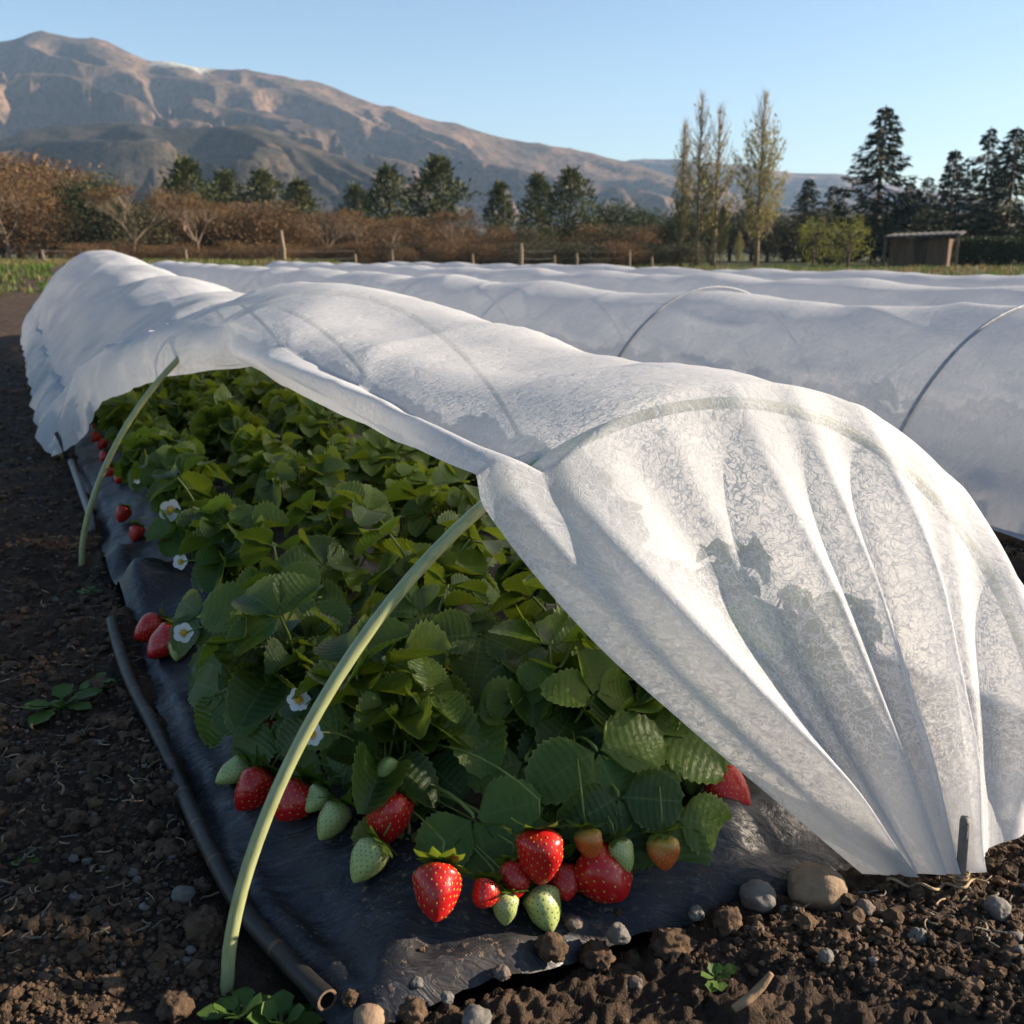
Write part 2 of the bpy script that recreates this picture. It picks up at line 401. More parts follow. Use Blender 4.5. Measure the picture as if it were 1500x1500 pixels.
M['twine'] = mat_plain('twine', (.30, .22, .13), .9, .3, 80)
M['clip'] = mat_plain('dark_clip', (.03, .03, .032), .4, .3, 40)
M['rod'] = mat_plain('grey_rod', (.16, .16, .17), .45, .3, 40)
M['hoop_dark'] = mat_plain('grey_pipe', (.30, .31, .33), .4, .3, 40)
build_ground()

# ------------------------------------------------------------------ mulch film over the raised bed
def build_film():
    vs = []; uv = []; fs = []
    ss = [0]; 
    while ss[-1] < 12: ss.append(ss[-1] + .016*(1+ss[-1]*.45))
    nj = 110
    for i, d in enumerate(ss):
        for j in range(nj+1):
            q = j/nj
            ac = .3 + 1.5*q
            s = film_front(ac) - .02 + d
            a0, a1 = film_edges(s); a = a0-.03 + (a1-a0+.06)*q
            p = Vector((s, a, 0))
            z = bed_z(s, a)
            wr = .010*noise.noise(Vector((s*5, a*14, 2))) + .006*noise.noise(Vector((s*17, a*9, 5))) + .007*(1-abs(noise.noise(Vector((s*7+a*4, a*10-s*3, 15)))))**9
            e = min((a-a0), (a1-a)*1.0, (s-film_front(a)))
            wr += .020*max(0, noise.noise(Vector((s*3.2, a*1.5, 9))))*smooth(1-abs(e-.06)/.12)
            # the free edge stands up here and there where soil no longer weighs on it
            curl = max(0, noise.noise(Vector((s*2.4+a*2.9, 4.4, 0))))*smooth(1-e/.05)*.05
            lump = .10*math.exp(-((s-3.05)/.14)**2 - ((a-.25)/.10)**2) + .07*math.exp(-((s-3.45)/.12)**2 - ((a-.2)/.08)**2)
            lump += .05*math.exp(-((s-1.22)/.05)**2 - ((a-.95)/.14)**2)
            vs.append(W(s, a, z + wr + curl + lump + .012 - .035*smooth((.02-e)/.05))); uv.append((s*H, a*H))
    n = nj+1
    fs = [(i*n+j, i*n+j+1, (i+1)*n+j+1, (i+1)*n+j) for i in range(len(ss)-1) for j in range(nj)]
    o = link('mulch_film', meshof('mulch_film', vs, fs, M['mulch'], True, uv))
    tag(o, 'wrinkled black plastic film covering the raised bed under the strawberry plants', 'plastic film')
build_film()
def film_top(s, a): return (bed_z(s, a) + .012)*H

# ------------------------------------------------------------------ hoops
def hoop_prof(x, hh): return hh*max(0, 1-x*x)**.68
def hoop_obj(name, s, c, wd, hh, r, mat, label, group, lean=0, cat_='hoop'):
    pts = []
    for k in range(61):
        ph = math.pi*k/60; x = -math.cos(ph)
        zz = hh*math.sin(ph)**1.36
        pts.append(W(s + lean*zz, c + wd*x, zz))
    pts = [pts[0]-(pts[3]-pts[0]).normalized()*.07] + pts[::1] + [pts[-1]-(pts[-4]-pts[-1]).normalized()*.07]
    m = MB(); m.tube(pts, r, 12); o = link(name, m.mesh(name, mat)); tag(o, label, cat_, group); return o
TUN = 'hoops of the covered strawberry bed'
HC = [(1.31, 1.02, .845, .758), (3.60, .98, .865, .865), (5.55, 1.0, .87, .775), (7.6, 1.0, .87, .81), (9.7, 1.0, .87, .86), (11.8, 1.0, .87, .95)]
hoop_obj('hoop', *HC[0], .0054, M['hoop'], 'pale green plastic hoop in front, arching from the soil into the cover', TUN, .1)
hoop_obj('hoop', *HC[1], .0056, M['hoop'], 'green hoop with one bare leg beside the far strawberries, further back', TUN)
for h in HC[2:]:
    hoop_obj('hoop', *h, .0066, M['hoop'], 'hoop wholly under the white cover of the strawberry bed', TUN)

# ------------------------------------------------------------------ the near row cover
RIDGE = [(1.34, .80), (1.9, .80), (2.4, .83), (3.0, .872), (3.6, .90), (4.2, .85), (4.9, .80), (5.55, .80), (6.5, .79), (7.6, .84), (8.6, .83), (9.7, .89), (10.7, .90), (11.8, .985), (12.6, 1.0), (13.3, 1.03), (13.8, .98)]
CENTER = [(1.34, 1.02), (3.6, .98), (5.5, 1.0), (14, 1.0)]
HEMPX = [((697, 695), 1.34), ((600, 655), 1.7), ((540, 625), 2.0), ((420, 570), 2.6), ((358, 537), 3.15), ((265, 548), 3.6), ((190, 572), 4.15), ((150, 592), 4.6), ((122, 640), 5.15)]
CRPX = [((790, 690), 1.34), ((650, 640), 1.7), ((580, 595), 2.0), ((440, 525), 2.6), ((345, 475), 3.15), ((300, 472), 3.6), ((240, 476), 4.15), ((205, 490), 4.6)]
HEM = [(s, on_s(*p, s)) for p, s in HEMPX] + [(5.5, (.13, .03)), (6, (.10, .02)), (14, (.10, .02))]
CRE = [(s, on_s(*p, s)) for p, s in CRPX] + [(5.15, (.33, .56)), (5.5, (.25, .44)), (6, (.22, .40)), (14, (.22, .42))]
HEMA = [(s, q[0]) for s, q in HEM]; HEMZ = [(s, q[1]) for s, q in HEM]
CREA = [(s, q[0]) for s, q in CRE]; CREZ = [(s, q[1]) for s, q in CRE]
NB, NS = 36, 170          # columns across the turned-back edge and over the hoops
def band_bulge(s): return lin([(1.34, .02), (2, .05), (3.0, .06), (3.15, .03), (3.3, .05), (4.2, .06), (5.2, .03), (5.6, .02), (14, .02)], s)
def section(s):
    """points (a, z) from the free hem over the hoop line to the foot on the right"""
    ah, zh, ac, zc = cat(HEMA, s), cat(HEMZ, s), cat(CREA, s), cat(CREZ, s)
    R, c = cat(RIDGE, s), cat(CENTER, s); wd = .885
    if s > 5.5:
        per = .62; k = (s-5.55) % per/per; sc_ = abs(math.sin(math.pi*k))
        ah = .10 - .05*sc_ + .03*noise.noise(Vector((s*3, 1, 1))); zh = .015 + .05*sc_**2
        x = max(-.999, (ac-c)/wd); zc = hoop_prof(x, R)
        ac -= .03*sc_
    pts = []
    b = band_bulge(s)
    for j in range(NB):
        q = j/NB
        a = ah + (ac-ah)*q; z = zh + (zc-zh)*q
        bb = math.sin(math.pi*min(1, q*1.02))
        nx, nz = -(zc-zh), (ac-ah); L = math.hypot(nx, nz) or 1
        pts.append((a + nx/L*b*bb, z + nz/L*b*bb))
    phc = math.acos(max(-1, min(1, -(ac-c)/wd))); xo = -math.cos(phc)
    z0 = hoop_prof(xo, R)
    for j in range(NS+1):
        q = j/NS; ph = phc + (math.pi-phc)*q; x = -math.cos(ph)
        z = R*math.sin(ph)**1.36 if ph < math.pi-1e-6 else 0
        z += (zc-z0)*math.exp(-(q/.10)**1.3)
        # slack cloth dips between the turned edge and the ridge
        sag = .045*smooth((s-1.5)/.6)*smooth((3.3-s)/.6)*math.exp(-((q-.17)/.10)**2)
        for h0, h1 in ((3.6, 5.55), (5.55, 7.6), (7.6, 9.7), (9.7, 11.8)):
            if h0 < s < h1: sag += .035*math.sin(math.pi*(s-h0)/(h1-h0))**2*math.sin(ph)**.5
        pts.append((c + wd*x, max(.0, z-sag)))
    return pts
HEMG = [(0, (697, 695), 1.34), (.10, (713, 750), 1.325), (.40, (860, 932), 1.25), (.62, (1000, 1060), 1.195), (.82, (1150, 1186), 1.13), (1, (1262, 1280), 1.095)]
HG = [(t, (s, *on_s(*p, s))) for t, p, s in HEMG]
def hem_gore(t): return [cat([(k, v[i]) for k, v in HG], t) for i in range(3)]
def lerp(p, q, t): return [x+(y-x)*t for x, y in zip(p, q)]
FOLDS = [(.60, .06, .8), (.725, .07, 1.4), (.90, .05, .35), (1.03, .055, .9), (1.15, .05, .8), (1.30, .065, 1.2), (1.44, .05, .4), (1.58, .07, 1.1), (1.74, .05, .7)]
def build_cover():
    ss = [1.34]
    while ss[-1] < 13.7: ss.append(ss[-1] + .022*(1+.10*(ss[-1]-1.34)**1.2))
    NT_ = 110
    rows = []; lay = []
    base = section(1.34)
    n = len(base)
    avals = [p[0] for p in base]
    # arc length across the first section
    arc = [0]
    for p, q in zip(base, base[1:]): arc.append(arc[-1] + math.hypot(q[0]-p[0], q[1]-p[1]))
    # gather line near the stake, running on along the soil to the right foot
    GL = [(.585, (1.095, 1.165, .012)), (.72, (1.06, 1.20, .02)), (.95, (1.03, 1.225, .03)), (1.1, (1.01, 1.25, .035)), (1.30, (.995, 1.285, .04)), (1.45, (1.005, 1.33, .05)), (1.62, (1.06, 1.47, .035)), (1.74, (1.16, 1.66, .02)), (1.90, (1.33, 1.90, .0))]
    for k in range(NT_, 0, -1):
        t = k/NT_; row = []; lr = []
        he = hem_gore(t); h0 = (1.34, *base[0]); g0 = GL[0][1]
        hl = lerp(h0, g0, t); off = [he[i]-hl[i] for i in range(3)]
        for j, (a, z) in enumerate(base):
            ax = a if j >= NB else .585 + (base[NB][0]-.585)*j/NB
            G = [cat([(q, v[i]) for q, v in GL], ax) for i in range(3)]
            p = lerp((1.34, a, z), G, t)
            fall = max(0, 1-(ax-.585)/.55)**1.5
            p = [p[i]+off[i]*fall for i in range(3)]
            bil = math.sin(math.pi*t**.8)
            # stretched cloth: belly out a little on the right, hollow in the middle
            p[0] -= bil*(.05*smooth((ax-1.2)/.4)); p[2] += bil*.03*smooth((ax-.9)/.4)
            f = 0
            for (fa, fw, fh) in FOLDS:
                d = ax-fa-.02*noise.noise(Vector((t*2.5, fa*9, 0))); d = (-d/(fw*.75)) if d < 0 else d/(fw*1.35)
                f += fh*math.exp(-d**1.6)
            fine = noise.noise(Vector((ax*14, t*1.0, 3)))*.55 + noise.noise(Vector((ax*38, t*2.2, 7)))*.28*t*t
            amp = .052*smooth(t/.5)*(1-.55*smooth((t-.75)/.25)) + .010
            dsp = 1.5*amp*(f-.45) + .016*fine*smooth(t/.15)
            edge = smooth((ax-.585)/.05)*.8+.2
            dsp *= edge*smooth((1.9-ax)/.12)
            p[0] -= dsp*.85; p[2] += dsp*.42
            p[2] = max(p[2], .012 + .01*noise.noise(Vector((ax*20, t*9, 0))))
            row.append(p)
            lr.append(.75*smooth((base[NB][0]+.02-ax)/.03)*.6 + 1.6*smooth((t-.72)/.28) + .9*max(0, f-.55))
        rows.append(row); lay.append(lr)
    ng = len(rows)
    for s in ss:
        sec = section(s); row = []; lr = []
        for j, (a, z) in enumerate(sec):
            q = j/n
            wv = smooth((s-1.34)/.15)
            p = [s, a, z]
            # wrinkles across the slope, stronger where the cloth is slack
            up = max(0, min(1, z/ .8)); side = 1-up
            k1 = noise.noise(Vector((s*1.6+a*1.8, a*2.5-s*.5, 0)))
            k2 = noise.noise(Vector((s*4.4-z*3.2, a*3.1+z*4.0, 4)))
            k3 = noise.noise(Vector((s*11+z*4, a*9-z*9, 8)))
            ridge = (1-abs(noise.noise(Vector((s*2.2-z*2.6, a*1.2+z*1.7, 12)))))**5
            ampl = lin([(1.34, .5), (2.5, .8), (3.6, .9), (5, 1.2), (14, 1.5)], s)
            far_ = smooth((s-4.6)/1.2); k4 = noise.noise(Vector((s*1.9, a*3.5, z*5+3)))
            dsp = (.014*k1 + .010*k2*(1-.65*far_) + .004*k3*(1-.3*far_) + .016*(ridge-.3)*(1-.7*far_) + .016*k4*far_)*ampl*wv
            if j < 4: dsp *= .6
            x = (a-1.0)/.87
            nzv = max(.15, 1-abs(x)**2); nav = x
            L = math.hypot(nzv, nav)
            p[1] += dsp*nav/L; p[2] = max(p[2] + dsp*nzv/L, .008)
            if s > 5.3 and a < .4:     # gathers run up from every peg on the left foot
                k = ((s-5.55) % .62)/.62; gth = math.cos(2*math.pi*k*1)*.5+.5
                fan = math.cos(2*math.pi*k*3 + 6*p[2])*.010*smooth((.5-p[2])/.5)*gth
                p[1] += fan - .02*(1-gth)*smooth((.4-p[2])/.4)
            if 3.1 < s < 3.9 and j < NB+14:
                kk = smooth((s-3.1)/.05)*math.exp(-(s-3.12)/.2)*math.sin(math.pi*min(1, (j+3)/(NB+16)))
                p[1] += .012*kk
            row.append(p)
            lr.append((.8*smooth((5-s)/.4) if j < NB else .8*smooth((5-s)/.4)*smooth((NB+5-j)/5)) + (.75 if s > 1.6 else .75*wv) + (.55*smooth((s-3.3)/1.2)))
        rows.append(row); lay.append(lr)
    vs = []; uv = []; fs = []; lv = []
    for i, row in enumerate(rows):
        for j, p in enumerate(row):
            vs.append(W(*p)); lv.append(lay[i][j])
            sl_ = p[0] if i >= ng else 1.34-(ng-i)/NT_*.75
            uv.append((sl_*H, arc[j]*H))
    for i in range(len(rows)-1):
        for j in range(n-1):
            k = i*n+j; fs.append((k, k+n, k+n+1, k+1))
    me = meshof('row_cover', vs, fs, M['fabric'], True, uv)
    at = me.attributes.new('layers', 'FLOAT', 'POINT'); at.data.foreach_set('value', lv)
    o = link('row_cover', me)
    tag(o, 'white fleece row cover folded back over the strawberries and gathered at a stake', 'row cover', 'white row covers')
build_cover()

# ------------------------------------------------------------------ the other covered rows
def build_tunnel(c, s0, s1, hoops, label, wd=.87, seed=0, hh=.78, step=.045, hoopvis=()):
    vs = []; uv = []; fs = []; NC = 96
    ss = [s0]
    while ss[-1] < s1: ss.append(ss[-1] + step*(1+.05*max(0, ss[-1]-3)))
    arc = 0
    for s in ss:
        nh = min(abs(s-h) for h in hoops); gap = 1.17
        sag = .055*min(1, nh/gap)**1.1
        R = hh + .03*noise.noise(Vector((s*.25, seed, 0))) - sag
        if s > s1-.5: R *= max(.1, smooth((s1-s)/.5))
        prev = None; arc = 0
        for j in range(NC+5):
            if j < 2: a, z = c-wd-.09+.045*j, .012
            elif j > NC+2: a, z = c+wd+.045*(j-NC-2), .012
            else:
                ph = math.pi*(j-2)/NC; x = -math.cos(ph)
                z = R*math.sin(ph)**1.36 if 0 < ph < math.pi-1e-6 else .012; a = c + wd*x*(1-.012*min(1, nh/gap)*1)
            edge = 1 if 2 < j < NC+2 else .4
            k1 = noise.noise(Vector((s*1.1+seed, z*2.1+a, 0))); k2 = noise.noise(Vector((s*3.0-z*4.5+seed, z*3+a*2, 4)))
            rid = (1-abs(noise.noise(Vector((s*1.0-z*2.2, z*3.0+seed+a, 12)))))**6
            d = (.018*k1 + .010*k2 + .022*(rid-.25))*min(1, .25+nh/.5)*edge
            x = (a-c)/wd; a2 = a + d*x; z2 = max(.008, z + d*(1-.6*abs(x)))
            if j <= 2 or j >= NC+2: a2 += .025*noise.noise(Vector((s*2.2, j*.1, seed))); z2 += .012+.02*noise.noise(Vector((s*3, j, seed)))
            p = W(s, a2, z2)
            if prev is not None: arc += (p-prev).length
            prev = p
            vs.append(p); uv.append((s*H+seed, arc))
    n = NC+5
    fs = [(i*n+j, (i+1)*n+j, (i+1)*n+j+1, i*n+j+1) for i in range(len(ss)-1) for j in range(n-1)]
    me = meshof('row_cover', vs, fs, M['fabric_far'], True, uv)
    at = me.attributes.new('layers', 'FLOAT', 'POINT'); at.data.foreach_set('value', [.1]*len(vs))
    o = link('row_cover', me); tag(o, label, 'row cover', 'white row covers')
h2 = [.75+2.35*k for k in range(15)]
build_tunnel(4.04, -.6, 33, h2, 'long white row cover ribbed by grey hoops, just behind the open strawberry bed', seed=1.3)
for i, s in enumerate(h2[:8]):
    lab = {1: 'grey pipe hoop over the second row cover at the right end', 2: 'grey pipe hoop over the second row cover, behind the open cover\'s ridge'}.get(i)
    if s > -.6: hoop_obj('hoop', s, 4.04, .880 if i in (1, 2) else .858, .790 if i in (1, 2) else .762, .0042, M['hoop_dark'], lab or 'grey pipe hoop of the second row cover, hardly showing', 'hoops on the second cover')
build_tunnel(7.1, 0, 31, [.3+2.35*k for k in range(15)], 'third white row cover, partly hidden behind the ribbed second one', seed=4.1, step=.09)
build_tunnel(10.15, 1, 30, [.9+2.35*k for k in range(14)], 'farthest white row cover, a thin band below the grass strip', seed=7.7, step=.12)

# ------------------------------------------------------------------ strawberry plants
R = random.Random(11)
def leaflet(m, base, yv, xv, nv, L, wd, cup, droop, rows=18, cols=4, rnd=None, asym=0):
    """one serrated, pleated leaflet: yv points to the tip, xv across, nv up"""
    vs = []; uv = []
    ph = rnd.uniform(0, 6)
    for i in range(rows+1):
        u = i/rows
        hw = wd*.5*(math.sin(math.pi*min(1, (u*.93+.045))**.86))**.52
        if u > .93: hw *= 1-(u-.93)*4
        if u < .08: hw *= u/.08*.8+.2
        tooth = 1.0 if i % 2 == 0 else .90
        for j in range(-cols, cols+1):
            q = j/cols
            aq = abs(q)
            x = q*hw*(tooth if aq == 1 else 1)
            y = u*L*(.97) + aq*aq*L*.10*(1-u*.7) + (L*.02 if (aq == 1 and i % 2 == 0) else 0)
            z = cup*(abs(x)/(wd*.5))**1.6*wd*.5 + (.008*L if i % 2 else -.006*L)*math.sin(math.pi*min(1, aq*.9+.08))*(1-u*.5)
            z += -droop*L*u*u + .035*L*math.sin(ph+u*5+q*2.5)*aq
            vs.append(base + xv*(x + asym*y*.0) + yv*y + nv*z); uv.append((u, q))
    n = 2*cols+1
    fs = [(i*n+j, i*n+j+1, (i+1)*n+j+1, (i+1)*n+j) for i in range(rows) for j in range(n-1)]
    m.add(vs, fs, 0, uv)
def leaf_into(m, pts, nrm, L, rnd, rows=18, cols=4, pr=.0016, petn=6, cup=None):
    """petiole along pts, then three leaflets in the plane of nrm"""
    m.tube(pts, [pr*1.25]+[pr]*(len(pts)-2)+[pr*.8], petn, 1, False)
    tip = pts[-1]; out = (pts[-1]-pts[-2]).normalized(); nrm = nrm.normalized()
    out = (out - nrm*out.dot(nrm)); out = out.normalized() if out.length > .05 else nrm.orthogonal().normalized()
    sx = out.cross(nrm).normalized()
    for ang, k in ((0, 1.0), (rad(rnd.uniform(68, 84)), .93), (rad(-rnd.uniform(68, 84)), .93)):
        d = out*math.cos(ang) + sx*math.sin(ang)
        tilt = rnd.uniform(-.05, .30) if ang else rnd.uniform(-.15, .22)
        d2 = (d*math.cos(tilt) + nrm*math.sin(tilt)).normalized(); n2 = (nrm*math.cos(tilt) - d*math.sin(tilt)).normalized()
        x2 = d2.cross(n2).normalized()
        leaflet(m, tip + d2*.003, d2, x2, n2, L*k*rnd.uniform(.92, 1.08), L*k*rnd.uniform(.92, 1.06), (rnd.uniform(.1, .5) if rnd.random() < .55 else rnd.uniform(.6, 1.2)) if cup is None else cup, rnd.uniform(.05, .38), rows, cols, rnd)
def stalk_pts(p0, az, lean, ln, n=7):
    pts = []; p = Vector(p0); el = rad(88)
    for k in range(n):
        pts.append(p.copy()); e = el - (el-lean)*(k/(n-1))**1.3
        p = p + Vector((math.cos(az)*math.cos(e), math.sin(az)*math.cos(e), math.sin(e)))*ln/(n-1)
    return pts
LEAFV = []
for k in range(12):
    m = MB(); ln = [.055, .07, .085, .10, .115, .13][k % 6]; lean = rad(R.uniform(18, 62)); 
    pts = stalk_pts((0, 0, 0), 0, lean, ln)
    nr = Vector((R.uniform(-.1, .9), R.uniform(-.4, .4), 1)).normalized()
    leaf_into(m, pts, nr, R.uniform(.046, .060), R)
    LEAFV.append(m.mesh('leaf', [M['leaf'], M['stalk']]))
FOLV = []
for k in range(5):
    m = MB(); nl = 19
    for i in range(nl):
        az = i*2.4 + R.uniform(-.4, .4); lean = rad(R.uniform(12, 70)); ln = R.uniform(.055, .135)
        pts = stalk_pts((R.uniform(-.015, .015), R.uniform(-.015, .015), 0), az, lean, ln, 5)
        nr = Vector((math.cos(az)*R.uniform(-.1, 1.0) + R.uniform(-.4, .4), math.sin(az)*R.uniform(-.1, 1.0) + R.uniform(-.4, .4), 1))
        leaf_into(m, pts, nr, R.uniform(.042, .056), R, 12, 2, .0016, 4)
    FOLV.append(m.mesh('foliage', [M['leaf'], M['stalk']]))

# fruit -------------------------------------------------------------------------
def berry_mesh(kind, rnd, L=1.0, wd=1.0, blunt=0):
    nu, nv = 36, 30; seeds = []
    nseed = 130
    def prof(t):   # t 0 tip .. 1 shoulder ; radius
        r = (math.sin(math.pi*min(1, .5*t**.62 if t < .72 else .5*(.72**.62) + 0)))
        r = math.sin(math.pi/2*min(1, (t/.74))**.72) if t < .74 else math.cos((t-.74)/.26*math.pi/2)**.55
        return r
    px, py = rnd.uniform(-.1, .1), rnd.uniform(-.1, .1); f1 = rnd.uniform(0, 6)
    def surf(t, a, r_off=0):
        r = prof(t)*.5*wd*(1 + .07*math.sin(2*a+f1) + .05*math.sin(3*a+f1*2) + .05*math.sin(4*t*3+f1+2*a)*t) + r_off*prof(t)
        return Vector((math.cos(a)*r + px*(1-t)**2*.5, math.sin(a)*r + py*(1-t)**2*.5, (t-.55)*L))
    for k in range(nseed):
        t = .05 + .86*((k+.5)/nseed)**.62; seeds.append((t, (k*2.39996) % (2*math.pi)))
    vs = []; fs = []; mi = []
    for i in range(nv+1):
        t = i/nv
        for j in range(nu):
            a = 2*math.pi*j/nu; d = 0
            rr = max(.05, prof(t)*.5)
            for (ts, as_) in seeds:
                if abs(ts-t) < .06:
                    da = (a-as_+math.pi) % (2*math.pi)-math.pi
                    q = ((ts-t)*L/.045)**2 + (da*rr/.042)**2
                    if q < 4: d -= .030*math.exp(-q)
            vs.append(surf(max(.001, min(.999, t)), a, d*1.1))
    fs = [(i*nu+j, i*nu+(j+1) % nu, (i+1)*nu+(j+1) % nu, (i+1)*nu+j) for i in range(nv) for j in range(nu)]
    mi = [0]*len(fs)
    for (t, a) in seeds:
        c = surf(t, a, -.012); c2 = surf(t+.01, a, -.012); e = surf(t, a+.05, -.012)
        up = (c2-c).normalized(); x = (e-c).normalized(); nn = x.cross(up).normalized()
        b = len(vs)
        vs += [c+up*.030, c-up*.030, c+x*.018, c-x*.018, c+nn*.015]
        for q in ((0, 2, 4), (2, 1, 4), (1, 3, 4), (3, 0, 4)): fs.append(tuple(b+i for i in q)); mi.append(1)
    mats = {'red': [M['red'], M['seed_y']], 'pale': [M['pale'], M['seed_g']], 'half': [M['half'], M['seed_y']]}[kind]
    return meshof('berry', [v*.04 for v in vs], fs, mats, True, None, mi)
BER = {'red': [berry_mesh('red', R, 1.12, 1.0), berry_mesh('red', R, 1.2, 1.0), berry_mesh('red', R, .98, 1.08)],
       'pale': [berry_mesh('pale', R, 1.1, .95), berry_mesh('pale', R, 1.22, .9)], 'half': [berry_mesh('half', R, 1.05, .95)]}
def calyx_mesh():
    m = MB(); k = 10
    for i in range(k):
        a = 2*math.pi*i/k + R.uniform(-.2, .2); L = .022*R.uniform(.8, 1.15); w_ = .0055
        d = Vector((math.cos(a), math.sin(a), 0)); x = Vector((-math.sin(a), math.cos(a), 0)); vs = []; uv = []
        lift = R.uniform(-.2, .9)
        for q in range(6):
            t = q/5; hw = w_*math.sin(math.pi*(t*.86+.14))**.8 if q < 5 else .0004
            p = d*L*t*(1-.1*lift) + Vector((0, 0, .0025+L*(lift*t*t*.5 - .35*t*t*(1-max(0, lift)))))
            for j in (-1, 0, 1): vs.append(p + x*hw*j + Vector((0, 0, -.0008*abs(j)))); uv.append((t*.5+.02, j*.8))
        m.add(vs, [(q*3+j, q*3+j+1, q*3+j+4, q*3+j+3) for q in range(5) for j in (0, 1)], 0, uv)
    return m.mesh('calyx', [M['leaf']])
CAL = [calyx_mesh() for _ in range(3)]
def petal_mesh(n):
    m = MB()
    for i in range(n):
        a = 2*math.pi*i/n + R.uniform(-.08, .08); d = Vector((math.cos(a), math.sin(a), 0)); x = Vector((-math.sin(a), math.cos(a), 0)); vs = []
        L = .0125; li = R.uniform(-.1, .4)
        for q in range(6):
            t = q/5; hw = [.0016, .0046, .0066, .0070, .0056, .0018][q]*(5.6/n)**.8
            for j in (-1, 0, 1): vs.append(d*(.003+L*t) + x*hw*j + Vector((0, 0, li*L*t*t*.5 + .0012*abs(j))))
        m.add(vs, [(q*3+j, q*3+j+1, q*3+j+4, q*3+j+3) for q in range(5) for j in (0, 1)])
    return m.mesh('petals', [M['petal']])
PET = [petal_mesh(5), petal_mesh(6)]
def centre_mesh():
    m = MB(); v, f = ICO[3]
    m.add([Vector((p.x*.0048, p.y*.0048, max(-.001, p.z*.0036))) * (1+.12*noise.noise(p*9)) for p in v], f)
    for k in range(24):
        a = k*2.4; r = .0045+.002*(k % 3)/2; p = Vector((math.cos(a)*r, math.sin(a)*r, .0022))
        m.add([p+q*.0008 for q in ICO[1][0]], ICO[1][1])
    return m.mesh('flower_centre', [M['pollen']])
CEN = centre_mesh()

PLANTS = []
def new_plant(s, a, label, group=None, near=True, nl=13, scale=1.0, canopy=1.0):
    p = W(s, a, 0); p.z = film_top(s, a) - .004
    root = empty('strawberry_plant', p, R.uniform(0, 6.28), scale)
    tag(root, label, 'strawberry plant', group)
    if near:
        for k in range(nl):
            az = k*2.399 + R.uniform(-.35, .35); vi = R.randrange(12)
            sc_ = R.uniform(.82, 1.22)
            o = link('leaf', LEAFV[vi], root, (R.uniform(-.02, .02), R.uniform(-.02, .02), 0), (R.uniform(-.15, .15), R.uniform(-.2, .2), az), sc_)
    else:
        link('foliage', FOLV[R.randrange(5)], root, (0, 0, 0), (R.uniform(-.08, .08), R.uniform(-.08, .08), 0), (1, 1, R.uniform(.85, 1.2)*canopy))
    root['s'] = s; root['a'] = a
    PLANTS.append(root); return root
def toloc(root, v): return (Matrix.Translation(root.location) @ Matrix.Rotation(root.rotation_euler[2], 4, 'Z') @ Matrix.Scale(root.scale[0], 4)).inverted() @ v
NG = 'strawberry plants at the open end of the bed'
near_spec = [
 (1.52, .50, 'strawberry plant at the front left, its red berries lying behind the near hoop'),
 (1.50, .80, 'strawberry plant over one big red berry and a pale one on the film'),
 (1.42, .98, 'strawberry plant at the front edge with one broad dark leaf and a cluster of berries'),
 (1.52, 1.16, 'strawberry plant with pale crinkled leaves beside the lifted edge of the cover'),
 (1.60, 1.42, 'strawberry plant with a red berry out under the cover edge'),
 (1.85, .42, 'strawberry plant with white flowers behind the near hoop'),
 (1.85, .72, 'strawberry plant behind the middle of the near hoop'),
 (1.82, 1.00, 'strawberry plant with cupped bright leaves in the second rank from the front'),
 (1.90, 1.32, 'strawberry plant close under the hanging fleece, second rank from the front'),
 (2.25, .50, 'strawberry plant on the left edge with large dark drooping leaves'),
 (2.22, .82, 'strawberry plant below the corner where the cover meets the near hoop'),
 (2.28, 1.15, 'strawberry plant shaded by the cover, third rank from the front'),
 (2.68, .45, 'strawberry plant on the left edge above two red berries and a flower'),
 (2.66, .75, 'strawberry plant in the fourth rank, under the middle of the turned back edge'),
 (2.70, 1.08, 'strawberry plant in the fourth rank, deep under the cover'),
 (3.12, .46, 'strawberry plant on the left edge with a yellowing leaf over the black film fold'),
]
for s, a, lab in near_spec: new_plant(s, a, lab, NG, True, 17 if s < 2 else 16, .72 if (a > 1.3 and s < 2) else .88 if (a > 1.1 and s < 2.4) else 1.0)
for i in range(3): new_plant(2.0+.55*i, 1.55, 'strawberry plant dimly seen through the hanging fleece', 'plants behind the hanging fleece', False, scale=.68 + .12*i)
new_plant(1.64, 1.60, 'strawberry plant dimly seen through the hanging fleece', 'plants behind the hanging fleece', False, scale=.6)
s = 3.1; k = 0
while s < 10.8:
    for a in (.46, .78, 1.10, 1.42, 1.7):
        if s < 3.3 and a < .6: continue
        ss_ = s + R.uniform(-.06, .06); aa = a + R.uniform(-.05, .05)
        left = a < .6
        lab = ('leafy strawberry plant on the left edge of the bed beyond the near film folds' if left else
               'leafy strawberry plant in the crowd under the turned back cover') 
        new_plant(ss_, aa, lab, 'left edge plants further back' if left else 'crowded plants under the cover', False, canopy=1.05)
    s += .36
# plants glimpsed through the second cover
for i in range(34):
    for a in (3.62, 4.2):
        p = W(.9+i*.42, a, 0); p.z = .0
        root = empty('strawberry_plant', p, R.uniform(0, 6.28), 1.15)
        tag(root, 'strawberry plant inside the second cover, only a shade through the fleece', 'strawberry plant', 'plants inside the second cover')
        link('foliage', FOLV[R.randrange(5)], root)

